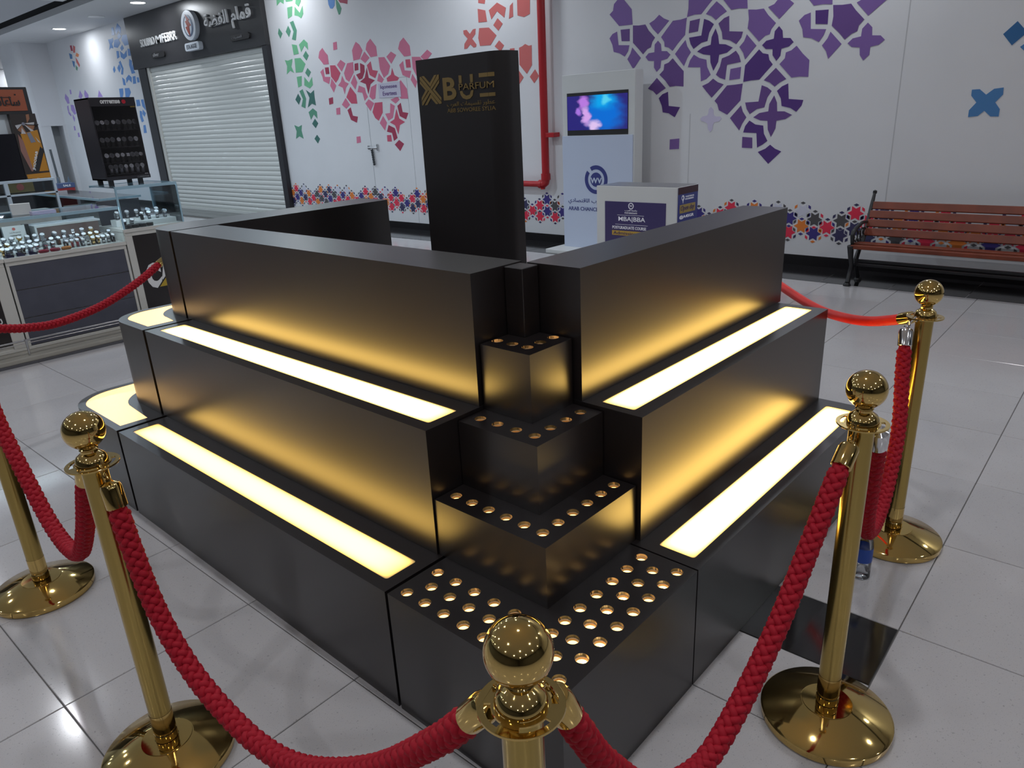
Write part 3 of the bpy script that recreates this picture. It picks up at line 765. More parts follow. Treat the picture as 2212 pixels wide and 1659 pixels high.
for k in range(-19, 75):
    y = 2.112 - 0.131 * (-k) if False else 2.112 + 0.131 * k
    if y > 11.70 or y < -0.4: continue
    if 5.35 < y < 5.62 and False: continue
    odd = k % 2
    zs = (0.477, 0.332) if odd else (0.557, 0.403)
    for r, z in enumerate(zs):
        if not odd and r == 0 and (k // 2) % 5 == 4: continue
        if k == 0: c = ('grey', 'orange')[r]
        elif k == -1: c = ('dark', 'blue')[r]
        elif k == -2: c = ('blue', 'red')[r]
        elif k == -3: c = ('dark', 'navy')[r]
        elif k == -4: c = ('red', 'navy')[r]
        elif k == 1: c = ('blue', 'red')[r]
        else:
            c = rnd.choice(cols)
            if not odd and r == 0 and rnd.random() < 0.35: c = 'grey'
        if stars < 290:
            part('star_piece', MB().prism(star_poly(y, z), fXn(XW), -0.002, 0.003), SMAT[c], wall); stars += 1
        for i in range(6):
            a = 30 + 60 * i
            py, pz = y + 0.081 * math.cos(R(a)), z + 0.081 * math.sin(R(a))
            key = (round(py / 0.045), round(pz / 0.045))
            if key in seen: continue
            seen.add(key)
            diam[rnd.choice(('dark', 'navy', 'navy', 'blue', 'dark', 'red', 'orange'))].prism(rhomb(py, pz, a + 90), fXn(XW), -0.002, 0.003)
for k, mb in diam.items():
    o = part('rhombus_pieces', mb, SMAT[k], wall); o['kind'] = 'stuff'

# ---- flush double door in the wall with bolt and padlock
d = MB(); d.box(XW - 0.012, 8.15, 0.11, XW + 0.01, 9.155, 2.24); d.box(XW - 0.012, 9.165, 0.11, XW + 0.01, 10.17, 2.24)
# leaves stay flush with the mural, so only their joints stand out
seam = MB(); seam.box(XW - 0.002, 9.157, 0.11, XW + 0.01, 9.163, 1.87); seam.box(XW - 0.002, 8.142, 0.11, XW + 0.01, 8.145, 2.245); seam.box(XW - 0.002, 8.142, 2.242, XW + 0.01, 8.50, 2.247)
door = struct(part('door_1', seam, mat('door_joint', (0.30, 0.31, 0.33), 0.6)))
mb = MB(); mb.tube([(XW - 0.025, 9.23, 1.255), (XW - 0.025, 8.98, 1.255)], 0.012); mb.box(XW - 0.03, 8.975, 1.205, XW, 8.995, 1.305); mb.box(XW - 0.03, 9.2, 1.225, XW, 9.22, 1.285)
part('bolt', mb, STEEL, door, smooth=40)
mb = MB()
for i in range(7):
    mb.lathe([(0.010, -0.02), (0.020, -0.01), (0.020, 0.01), (0.010, 0.02)], 8, (XW - 0.03, 9.12 - 0.004 * i, 1.215 - 0.036 * i))
part('chain', mb, mat('dark_steel', (0.10, 0.11, 0.12), 0.35, 0.8), door)
# card on the pink mosaic
t = thing('wall_card', 'small white card with purple lettering on the pink mosaic', 'sign', (XW - 0.004, 8.56, 2.08))
part('card', MB().prism([(8.82, 1.985), (8.82, 2.19), (8.30, 2.19), (8.30, 1.975)], fXn(XW - 0.004), 0, 0.006), mat('card_lilac', (0.58, 0.55, 0.66), 0.4), t)
PURP = mat('card_purple', (0.13, 0.06, 0.22), 0.5)
text('lettering', 'Iqonesee', fXn(XW - 0.011), 8.765, 2.095, 8.37, 2.165, PURP, t, 0.002, bold=0.01)
text('lettering', 'Evertees', fXn(XW - 0.011), 8.72, 2.01, 8.39, 2.07, PURP, t, 0.002, bold=0.01)

# ---- red fire pipe
t = thing('fire_pipe', 'red fire water pipe running down the white wall beside the black totem', 'pipe', (6.6, 5.44, 0.8))
part('riser', MB().tube([(6.6, 5.44, 4.04), (6.6, 5.445, 0.83)], 0.05, 16), PIPE, t, smooth=40)
part('branch', MB().tube([(6.6, 5.48, 0.765), (6.6, 6.75, 0.765)], 0.038, 16), PIPE, t, smooth=40)
mb = MB(); mb.tube([(6.6, 5.445, 0.90), (6.6, 5.445, 0.82)], 0.062, 16); mb.tube([(6.6, 5.445, 0.83), (6.6, 5.455, 0.785), (6.6, 5.48, 0.77), (6.6, 5.53, 0.765)], 0.052, 16); mb.tube([(6.6, 5.50, 0.765), (6.6, 5.55, 0.765)], 0.056, 16); mb.tube([(6.6, 5.50, 0.72), (6.6, 5.50, 0.70)], 0.03, 12)
part('elbow', mb, PIPE, t, smooth=40)
mb = MB(); mb.box(6.57, 5.27, 1.345, 6.69, 5.42, 1.40)
part('bracket', mb, PIPE, t, bevel=0.004)

# ================================================================ SHUTTERED SHOP
t = thing('roller_shutter', 'closed white roller shutter of the shop with the black fascia', 'shutter', (XW, 14.3, 0))
NS = 33; pitch = 2.99 / NS
prof = [(0.004, 0.0), (0.008, 0.002), (0.0135, 0.012), (0.0165, 0.030), (0.0165, 0.050), (0.013, 0.068), (0.008, 0.078), (0.004, 0.082), (0.004, pitch), (-0.004, pitch), (-0.004, 0.0)]
mb = MB()
mb.prism([(a, b) for a, b in prof], lambda a, b, d: (-a, d, b), -2.37, 2.37)
slat = mb.mesh('slat', SLAT, smooth=60)
for i in range(NS):
    link('slat', slat, t, loc=(-0.02, -0.03, 0.06 + i * pitch * 0.982))
mb = MB(); mb.box(XW - 0.05, 11.9, 0.0, XW - 0.005, 16.7, 0.06); part('bottom_bar', mb, SLAT, t, bevel=0.004)
mb = MB(); mb.box(XW - 0.06, 16.62, 0, XW - 0.002, 16.74, 3.0); part('guide_rail', mb, FRAMEW, t, bevel=0.003)
mb = MB(); mb.box(XW - 0.05, 11.86, 0, XW - 0.002, 11.93, 3.0); part('guide_rail', mb, FRAMEW, t, bevel=0.003)
mb = MB(); mb.box(XW - 0.09, 11.70, 0.0025, XW - 0.001, 11.86, 3.0); part('jamb', mb, mat('jamb_black', (0.018, 0.018, 0.022), 0.4), t, bevel=0.004)
mb = MB(); mb.box(XW - 0.09, 16.74, 0.0025, XW - 0.001, 17.12, 3.0); part('jamb', mb, MATS['jamb_black'], t, bevel=0.004)
t = thing('shop_fascia', 'black shop fascia with raised white letters above the shutter', 'shop sign', (XW, 14.3, 3.0))
mb = MB(); mb.box(XW - 0.10, 11.70, 3.002, XW - 0.001, 17.30, CEIL - 0.002); part('fascia_board', mb, mat('fascia_black', (0.030, 0.029, 0.031), 0.32, spec=0.5), t, bevel=0.004)
FX = XW - 0.10
fa = fXn(FX)
text('letters', 'SOUBRO', fa, 16.66, 3.405, 15.97, 3.555, LETTER, t, 0.022, 0.002)
text('letters', 'M', fa, 15.88, 3.405, 15.64, 3.555, LETTER, t, 0.022, 0.002, bold=0.01)
text('letters', 'FEBRR', fa, 15.58, 3.40, 14.92, 3.565, LETTER, t, 0.022, 0.002, bold=0.012)
text('letters', arabic('قمام الفضة'), fa, 13.70, 3.36, 12.02, 3.70, LETTER, t, 0.03, 0.002, bold=0.012)
# round emblem
def ell(cy, cz, ry, rz, n=40): return [(cy + ry * math.cos(2 * PI * i / n), cz + rz * math.sin(2 * PI * i / n)) for i in range(n)]
mb = MB(); mb.prism(ell(14.215, 3.575, 0.285, 0.265), fa, 0, 0.09)
part('emblem_disc', mb, mat('emblem_white', (0.66, 0.70, 0.76), 0.35), t, bevel=0.006)
mb = MB(); mb.prism(rrect(13.93, 3.13, 14.52, 3.275, 0.05), fa, 0, 0.09); part('emblem_base', mb, MATS['emblem_white'], t, bevel=0.006)
mb = MB(); mb.prism(ell(14.215, 3.565, 0.19, 0.19), fa, 0.09, 0.094, holes=[ell(14.235, 3.565, 0.150, 0.165)]); part('emblem_ring', mb, mat('emblem_blue', (0.09, 0.14, 0.24), 0.4), t)
mb = MB(); mb.prism([(14.27, 3.77), (14.13, 3.66), (14.19, 3.655), (14.10, 3.56), (14.18, 3.555), (14.20, 3.37), (14.33, 3.55), (14.25, 3.56), (14.31, 3.65), (14.245, 3.66)], fa, 0.09, 0.096)
part('emblem_bolt', mb, mat('emblem_red', (0.36, 0.055, 0.035), 0.4), t)
text('letters', 'ETA.AGGE', fXn(FX - 0.09), 14.44, 3.165, 14.02, 3.24, mat('emblem_grey', (0.10, 0.11, 0.13), 0.5), t, 0.004, bold=0.02)
for y0, y1, z0, z1, s in ((12.15, 12.83, 3.15, 3.25, arabic('للفضيات')), (15.60, 16.20, 3.14, 3.26, 'silver')):
    mb = MB(); mb.prism(rrect(y0, z0, y1, z1, 0.04), fa, 0, 0.03); part('plaque', mb, BLACKFLAT, t, bevel=0.004)
    text('letters', s, fXn(FX - 0.03), y1 - 0.06, z0 + 0.03, y0 + 0.25, z1 - 0.02, mat('letter_dim', (0.30, 0.30, 0.31), 0.5), t, 0.004)

# ================================================================ THE PERFUME COUNTER
H1, H2, H3 = 0.400, 0.800, 1.200
TP = 0.012
def tier(parent, poly, z0, z1, cut=None, lightname=None, lm=None):
    """hollow carcass, lid with the opening for the light, and the pane in it"""
    mb = MB(); mb.prism(poly, fZ(z0), 0.0004, z1 - z0 - TP, top=True, bottom=False)
    part('tier', mb, BLACK, parent, smooth=30)
    mb = MB(); mb.prism(poly, fZ(z1 - TP), 0, TP, holes=[cut] if cut else [])
    lid = part('tier_top', mb, BLACKTOP, parent)
    if cut:
        cx = sum(p[0] for p in cut) / len(cut); cy = sum(p[1] for p in cut) / len(cut)
        cut2 = [(p[0] + (0.0008 if p[0] < cx else -0.0008), p[1] + (0.0008 if p[1] < cy else -0.0008)) for p in cut]
        mb = MB(); mb.prism(cut2, fZ(z1 - 0.010), 0, 0.0085)
        o = part('light_panel', mb, lm, parent)
        o['label'] = 'backlit warm white acrylic pane'
    return lid
EL1 = strip_light('backlight_low', 6.8, 1, (1.0, 0.60, 0.125))
EL2 = strip_light('backlight_high', 12.0, 1)
ER = strip_light('backlight_side', 12.0, 0)
EEND = panel_light('backlight_end', 1.9, col=(1.0, 0.58, 0.20), uniform=True)

t = thing('stepped_counter', 'black stepped counter with two lit strips facing the left-hand row of posts', 'counter', (0.33, 1.53, 0))
tier(t, [(0, 0.618), (0.66, 0.618), (0.66, 2.452), (0, 2.452)], 0, H1, rrect(0.0405, 0.660, 0.1535, 2.408, 0.009), lm=EL1)
tier(t, [(0.214, 0.637), (0.66, 0.637), (0.66, 2.488), (0.214, 2.488)], H1, H2, rrect(0.2575, 0.673, 0.372, 2.44, 0.007), lm=EL2)
tier(t, [(0.430, 0.640), (0.648, 0.640), (0.648, 2.525), (0.430, 2.525)], H2, H3)
t = thing('stepped_counter', 'black stepped counter with two lit strips facing the bottle and the bench', 'counter', (1.33, 0.33, 0))
tier(t, [(0.612, 0), (2.062, 0), (2.062, 0.612), (0.612, 0.612)], 0, H1, rrect(0.655, 0.0365, 1.9965, 0.1535, 0.009), lm=ER)
tier(t, [(0.6385, 0.205), (2.05, 0.205), (2.05, 0.612), (0.6385, 0.612)], H1, H2, rrect(0.672, 0.2525, 2.011, 0.368, 0.007), lm=ER)
tier(t, [(0.641, 0.416), (2.072, 0.416), (2.072, 0.612), (0.641, 0.612)], H2, H3)

t = thing('curved_end_counter', 'black stepped counter end with rounded corner and lit curved strips', 'counter', (0.5, 2.8, 0))
tier(t, [(0.66, 2.475), (1.69, 2.475), (1.69, 3.11)] + arc(0.2, 2.91, 0.2, 90, 180) + [(0, 2.475)], 0, H1,
     [(0.152, 2.518), (0.166, 2.73)] + arc(0.39, 2.73, 0.224, 180, 90) + [(1.64, 2.954), (1.64, 3.076)] + arc(0.2, 2.91, 0.166, 90, 180) + [(0.034, 2.522)], lm=EEND)
tier(t, [(0.66, 2.508), (1.69, 2.508), (1.69, 2.92)] + arc(0.39, 2.74, 0.178, 90, 180) + [(0.212, 2.508)], H1, H2,
     [(0.374, 2.555), (0.385, 2.65)] + arc(0.588, 2.65, 0.203, 180, 90) + [(1.64, 2.853), (1.64, 2.886)] + arc(0.39, 2.752, 0.134, 90, 180) + [(0.256, 2.555)], lm=EEND)
tier(t, [(0.70, 2.545), (1.69, 2.565), (1.69, 2.81)] + arc(0.59, 2.65, 0.16, 90, 180) + [(0.430, 2.545)], H2, H3)

# corner display: five nested blocks with lamp holes
t = thing('corner_display', 'black stepped corner display with rows of small lit holes in its steps', 'display stand', (0.3, 0.3, 0))
cup = MB().lathe([(0.0174, 0.0), (0.0174, -0.0085), (0.0150, -0.009), (0.0150, -0.0155)], 22, cap=False).mesh('light_cup', CUP, smooth=40)
cup.materials.append(CUPD)
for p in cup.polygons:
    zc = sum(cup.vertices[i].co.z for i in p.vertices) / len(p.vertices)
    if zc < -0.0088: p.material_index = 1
lampm = {}
for k, m in (('lit', CUPLIT), ('dim', CUPDIM)):
    lampm[k] = MB().lathe([(0.0001, 0.0), (0.0149, 0.0)], 18, cap=False).mesh('lamp', m)
hot = MB().lathe([(0.0001, 0.004), (0.003, 0.003), (0.0045, 0.0)], 12, cap=False).mesh('hot_bulb', CUPHOT)
def block(x0, x1, z0, z1, holes, kind, hots=()):
    mb = MB(); mb.prism([(x0, x0), (x1, x0), (x1, x1), (x0, x1)], fZ(z0), 0.0004, z1 - z0 - TP, top=False, bottom=False)
    mb.box(x0 + 0.0015, x0 + 0.0015, z1 - 0.030, x1 - 0.0015, x1 - 0.0015, z1 - 0.020)  # unseen inner plate added to stop lamp light leaking through the block
    part('step_block', mb, BLACK, t)
    mb = MB(); mb.prism([(x0, x0), (x1, x0), (x1, x1), (x0, x1)], fZ(z1 - TP), 0, TP, holes=[circ(a, b, 0.0174, 22) for a, b in holes])
    part('step_top', mb, BLACKTOP, t)
    for a, b in holes:
        c = link('light_cup', cup, t, loc=(a - 0.3, b - 0.3, z1 - 0.0004))
        link('lamp', lampm[kind], c, loc=(0, 0, -0.0150))
        if (a, b) in hots:
            h = link('bulb', hot, c, loc=(0.004, -0.004, -0.0148))
g1 = []
outer = [0.568 - 0.0732 * k for k in range(7)]
mid = [0.5335 - 0.0732 * k for k in range(6)]
inner = [0.5695 - 0.0732 * k for k in range(5)] + [0.213]
g1 += [(0.0405, 0.0405)] + [(x, 0.042) for x in outer] + [(0.038, x) for x in outer]
g1 += [(0.096, 0.096)] + [(x, 0.099) for x in mid] + [(0.097, x) for x in mid]
g1 += [(0.1535, 0.1535)] + [(x, 0.158) for x in inner] + [(0.1535, x) for x in inner]
hots = {(x, 0.099) for x in mid[2:5]} | {(outer[5], 0.042), (outer[6], 0.042)} | {(outer[1], 0.042)}
block(0.0, 0.606, 0.0, H1, g1, 'lit', hots)
block(0.220, 0.634, H1, 0.583, [(0.274, 0.274)] + [(0.338 + 0.0655 * k, 0.274) for k in range(5)] + [(0.274, 0.338 + 0.0655 * k) for k in range(5)], 'lit')
block(0.3365, 0.634, 0.583, 0.788, [(0.3875, 0.3875)] + [(0.456 + 0.0695 * k, 0.3875) for k in range(3)] + [(0.3875, 0.456 + 0.0695 * k) for k in range(3)], 'dim')
block(0.4455, 0.634, 0.788, 0.992, [(0.4995, 0.4995), (0.557, 0.4995), (0.6155, 0.4995), (0.4995, 0.557), (0.4995, 0.6155)], 'dim')
mb = MB(); mb.box(0.567, 0.567, 0.992, 0.637, 0.637, 1.197); part('corner_post', mb, BLACK, t, bevel=0.002)

# brand totem standing inside the counter
t = thing('brand_totem', 'tall black totem with gold lettering behind the counter', 'sign', (1.76, 1.95, 0))
mb = MB(); mb.prism([(1.83, 2.235), (1.70, 2.235), (1.70, 1.735)] + arc(1.78, 1.735, 0.08, 180, 270, 10) + [(1.83, 1.655)], fZ(0), 0, 1.897)
part('body', mb, mat('totem_black', (0.017, 0.014, 0.015), 0.42), t, smooth=40)
mb = MB()
for p in ([(2.198, 1.821), (2.179, 1.821), (2.14, 1.786), (2.103, 1.82), (2.084, 1.821), (2.137, 1.768)], [(2.211, 1.818), (2.203, 1.82), (2.063, 1.693), (2.064, 1.686), (2.08, 1.685), (2.213, 1.806)],
          [(2.078, 1.821), (2.069, 1.821), (2.071, 1.802), (2.129, 1.755), (2.138, 1.764)], [(2.068, 1.8), (2.07, 1.783), (2.105, 1.753), (2.062, 1.713), (2.063, 1.699), (2.123, 1.753)],
          [(2.212, 1.8), (2.214, 1.788), (2.175, 1.754), (2.209, 1.72), (2.211, 1.702), (2.155, 1.752)], [(2.151, 1.749), (2.141, 1.74), (2.201, 1.684), (2.21, 1.684), (2.208, 1.7)],
          [(2.137, 1.736), (2.088, 1.686), (2.104, 1.685), (2.139, 1.715), (2.17, 1.684), (2.19, 1.683)]):
    mb.prism(p, fXn(1.70), -0.001, 0.002)
part('letter_x', mb, GOLDPRINT, t)
mb = MB()
for p in ([(1.93, 1.807), (1.91, 1.806), (1.911, 1.771), (1.93, 1.771)], [(1.853, 1.807), (1.833, 1.807), (1.835, 1.771), (1.852, 1.771)],
          [(1.928, 1.735), (1.911, 1.737), (1.905, 1.724), (1.885, 1.713), (1.861, 1.717), (1.85, 1.736), (1.834, 1.736), (1.842, 1.711), (1.86, 1.699), (1.884, 1.696), (1.909, 1.703), (1.923, 1.719)]):
    mb.prism(p, fXn(1.70), -0.001, 0.002)
part('letter_u', mb, GOLDPRINT, t)
mb = MB()
for p in ([(1.793, 1.807), (1.702, 1.806), (1.703, 1.789), (1.792, 1.788)], [(1.795, 1.719), (1.7, 1.72), (1.702, 1.703), (1.795, 1.702)]):
    p = [(max(a, 1.737), b) for a, b in p]
    mb.prism([(1.793, p[0][1]), (1.737, p[0][1]), (1.737, p[2][1]), (1.793, p[2][1])], fXn(1.70), -0.001, 0.002)
    y0 = 1.737
    pts = []
    for k in range(6):
        a = R(180 + 4.5 * k * 1.15)
        pts.append((1.78 + 0.082 * math.cos(a), 1.735 + 0.082 * math.sin(a)))
    n = len(mb.v)
    za, zb = p[2][1], p[0][1]
    for x, y in pts: mb.v += [(x, y, za), (x, y, zb)]
    for k in range(5): mb.f.append((n + 2 * k, n + 2 * k + 2, n + 2 * k + 3, n + 2 * k + 1))
part('letter_e', mb, GOLDPRINT, t)
def fTot(a, b, d):
    if a >= 1.735: return (1.70 - d, a, b)
    ang = R(180) + (1.735 - a) / 0.08
    return (1.78 + (0.08 + d) * math.cos(ang), 1.735 + (0.08 + d) * math.sin(ang), b)
text('letter_b', 'B', fTot, 2.045, 1.699, 1.952, 1.803, GOLDPRINT, t, 0.002, bold=0.03)
text('lettering', 'PARFUM', fTot, 1.930, 1.740, 1.702, 1.769, GOLDPRINT, t, 0.003, 0.002)
text('lettering', arabic('عطور تقسيمات العرب'), fTot, 2.025, 1.664, 1.702, 1.690, GOLDPRINT, t, 0.002)
text('lettering', 'ABB SOWOREE SYLIA', fTot, 2.025, 1.641, 1.700, 1.660, GOLDPRINT, t, 0.002)

# ================================================================ INFORMATION KIOSKS BY THE WALL
t = thing('info_kiosk', 'tall white kiosk with a lit blue screen and round blue emblem', 'kiosk', (6.38, 4.4, 0))
mb = MB(); mb.box(6.02, 3.86, 0, 6.68, 5.005, 0.05); part('plinth', mb, PANELW, t, bevel=0.004)
KX = 6.30
mb = MB(); mb.prism([(3.90, 0.05), (4.908, 0.05), (4.908, 2.035), (3.90, 2.035)], lambda a, b, d: (KX + d, a, b), 0.0, 0.165)
part('cabinet', mb, PANELW, t, bevel=0.004)
mb = MB(); mb.prism([(3.918, 0.05), (4.914, 0.05), (4.914, 1.362), (3.918, 1.362)], fXn(KX), -0.004, 0.012); part('lower_panel', mb, PANELB, t, bevel=0.002)
mb = MB(); mb.prism([(3.984, 1.368), (4.838, 1.368), (4.838, 1.835), (3.984, 1.835)], fXn(KX), -0.002, 0.006); bz = part('screen_bezel', mb, BLACKFLAT, t, bevel=0.002)
def water_screen():
    m = bpy.data.materials.new('water_film'); m.use_nodes = True
    nt = m.node_tree; b = nt.nodes['Principled BSDF']
    b.inputs['Base Color'].default_value = (0.01, 0.01, 0.02, 1); b.inputs['Roughness'].default_value = 0.2
    tc = nt.nodes.new('ShaderNodeTexCoord')
    def dist(cx, cz, sx, sz):
        mp = nt.nodes.new('ShaderNodeMapping'); mp.inputs['Location'].default_value = (0, -cx / sx, -cz / sz); mp.inputs['Scale'].default_value = (0, 1 / sx, 1 / sz)
        nz = nt.nodes.new('ShaderNodeTexNoise'); nz.inputs['Scale'].default_value = 4.5; nz.inputs['Detail'].default_value = 3
        nt.links.new(tc.outputs['Generated'], nz.inputs['Vector'])
        ad = nt.nodes.new('ShaderNodeVectorMath'); ad.operation = 'MULTIPLY_ADD'; ad.inputs[1].default_value = (0, 0.22, 0.22); ad.inputs[2].default_value = (0, -0.11, -0.11)
        nt.links.new(nz.outputs['Color'], ad.inputs[0])
        a2 = nt.nodes.new('ShaderNodeVectorMath'); a2.operation = 'ADD'
        nt.links.new(tc.outputs['Generated'], a2.inputs[0]); nt.links.new(ad.outputs[0], a2.inputs[1]); nt.links.new(a2.outputs[0], mp.inputs[0])
        ln = nt.nodes.new('ShaderNodeVectorMath'); ln.operation = 'LENGTH'; nt.links.new(mp.outputs[0], ln.inputs[0])
        mr = nt.nodes.new('ShaderNodeMapRange'); mr.interpolation_type = 'SMOOTHSTEP'
        mr.inputs['From Min'].default_value = 1.0; mr.inputs['From Max'].default_value = 0.35
        nt.links.new(ln.outputs['Value'], mr.inputs['Value'])
        return mr.outputs['Result']
    last = None
    # Generated y runs from the far edge of the picture to the near edge
    for f, col in (((0.38, 0.45, 0.42, 0.75), (0.0, 0.17, 0.75)), ((0.40, 0.88, 0.26, 0.42), (0.0, 0.42, 0.95)), ((0.36, 0.86, 0.10, 0.2), (0.10, 0.72, 1.0)),
                   ((0.72, 0.82, 0.11, 0.30), (0.55, 0.22, 0.85)), ((0.66, 0.42, 0.10, 0.36), (0.75, 0.42, 0.95)), ((0.55, 0.10, 0.12, 0.22), (0.85, 0.62, 1.0)), ((0.80, 0.55, 0.07, 0.16), (0.45, 0.2, 0.85))):
        mx = nt.nodes.new('ShaderNodeMix'); mx.data_type = 'RGBA'
        nt.links.new(dist(*f), mx.inputs[0])
        if last is None: mx.inputs[6].default_value = (0.025, 0.02, 0.20, 1)
        else: nt.links.new(last, mx.inputs[6])
        mx.inputs[7].default_value = (*col, 1); last = mx.outputs[2]
    nt.links.new(last, b.inputs['Emission Color']); b.inputs['Emission Strength'].default_value = 0.85
    return m
mb = MB(); mb.prism([(3.99, 1.425), (4.832, 1.425), (4.832, 1.80), (3.99, 1.80)], fXn(KX), 0.006, 0.008)
o = part('screen', mb, water_screen(), t); o['label'] = 'lit screen with violet and blue smoke in water'
ring = circ(4.42, 0.867, 0.164, 40)
mb = MB(); a0 = [(4.42 + 0.164 * math.cos(R(a)), 0.867 + 0.164 * math.sin(R(a))) for a in range(58, 58 + 341, 10)]
a1 = [(4.42 + 0.118 * math.cos(R(a)), 0.867 + 0.118 * math.sin(R(a))) for a in range(58, 58 + 341, 10)]
mb.prism(a0 + a1[::-1], fXn(KX - 0.012), -0.001, 0.003); part('emblem_ring', mb, NAVY, t)
mb = MB(); mb.prism(circ(4.42, 0.867, 0.082, 30), fXn(KX - 0.012), -0.001, 0.003); part('emblem_core', mb, NAVY, t)
text('emblem_letters', 'WV', fXn(KX - 0.015), 4.50, 0.825, 4.335, 0.89, PANELB, t, 0.003, bold=0.03)
text('lettering', arabic('بنك العرب الاقتصادي'), fXn(KX - 0.012), 4.838, 0.575, 4.16, 0.645, NAVY, t, 0.003)
text('lettering', 'ARAB CHANCE BATHING', fXn(KX - 0.012), 4.838, 0.50, 4.10, 0.545, NAVY, t, 0.003, bold=0.01)

t = thing('counter_kiosk', 'low white counter with dark violet course advert on its front', 'counter', (4.78, 2.8, 0))
mb = MB(); mb.box(4.61, 2.381, 0, 4.968, 3.208, 0.985); part('cabinet', mb, PANELW, t, bevel=0.003)
mb = MB(); mb.box(4.62, 2.390, 0.9845, 4.960, 3.199, 0.987); part('top_sheet', mb, mat('grey_sheet', (0.20, 0.20, 0.21), 0.35), t)
VIO = mat('violet_screen', (0.030, 0.022, 0.075), 0.3, emit=(0.075, 0.06, 0.20), estr=0.12)
mb = MB(); mb.prism([(2.484, 0.16), (3.115, 0.16), (3.115, 0.853), (2.484, 0.853)], fXn(4.61), -0.002, 0.004); part('screen', mb, VIO, t, bevel=0.002)
WHT = mat('print_white', (0.72, 0.72, 0.76), 0.4, emit=(0.8, 0.8, 0.9), estr=0.12)
YEL = mat('print_yellow', (0.52, 0.32, 0.05), 0.4)
fm = fXn(4.606)
mb = MB(); mb.prism(circ(2.835, 0.818, 0.028, 24), fm, -0.001, 0.002, holes=[circ(2.835, 0.818, 0.021, 24)]); part('emblem', mb, WHT, t)
text('lettering', 'W', fm, 2.848, 0.81, 2.822, 0.826, WHT, t, 0.002)
text('lettering', arabic('جامعة العرب'), fm, 2.90, 0.769, 2.77, 0.787, WHT, t, 0.002)
text('lettering', 'POSTGRADUATE', fm, 2.90, 0.750, 2.77, 0.763, WHT, t, 0.002)
text('lettering', 'MBA|BBA', fm, 2.966, 0.672, 2.687, 0.722, WHT, t, 0.002, bold=0.004)
text('lettering', 'POSTGRADUATE COURSE', fm, 3.032, 0.612, 2.675, 0.638, WHT, t, 0.002, bold=0.01)
mb = MB(); mb.box(4.604, 2.70, 0.735, 4.607, 2.98, 0.737); mb.box(4.604, 2.66, 0.652, 4.607, 3.00, 0.654); part('rule', mb, WHT, t)
mb = MB(); mb.box(4.603, 2.72, 0.555, 4.607, 3.035, 0.597); part('yellow_bar', mb, YEL, t)
text('lettering', 'Admissions', fXn(4.603), 3.02, 0.563, 2.75, 0.59, VIO, t, 0.002)
fs = fYn(2.381)
BLU = mat('poster_blue', (0.05, 0.065, 0.26), 0.35)
mb = MB(); mb.prism([(4.624, 0.06), (4.964, 0.06), (4.964, 0.982), (4.624, 0.982)], fs, -0.002, 0.002); part('side_poster', mb, BLU, t)
mb = MB(); mb.prism([(4.624, 0.925), (4.964, 0.925), (4.964, 0.982), (4.624, 0.982)], fs, 0.002, 0.003); part('poster_band', mb, mat('band_brown', (0.05, 0.018, 0.03), 0.4), t)
fs2 = fYn(2.379)
mb = MB(); mb.prism([(4.655, 0.766), (4.92, 0.766), (4.92, 0.836), (4.655, 0.836)], fs2, 0, 0.002); part('yellow_label', mb, mat('label_tan', (0.40, 0.29, 0.09), 0.4), t)
text('lettering', 'Open day', fYn(2.377), 4.67, 0.775, 4.905, 0.828, VIO, t, 0.002, shear=0.3)
text('lettering', '@A4SGR', fs2, 4.655, 0.715, 4.90, 0.748, WHT, t, 0.002, bold=0.02)
text('lettering', 'TOGETHER IN', fs2, 4.745, 0.892, 4.89, 0.905, WHT, t, 0.002)
text('lettering', 'POSTGRADUATE', fs2, 4.745, 0.872, 4.89, 0.885, WHT, t, 0.002)
mb = MB(); mb.prism(circ(4.705, 0.893, 0.022, 16), fs2, 0, 0.002, holes=[circ(4.70, 0.893, 0.013, 16)]); mb.prism([(4.698, 0.875), (4.712, 0.875), (4.708, 0.845)], fs2, 0, 0.002); part('poster_emblem', mb, WHT, t)

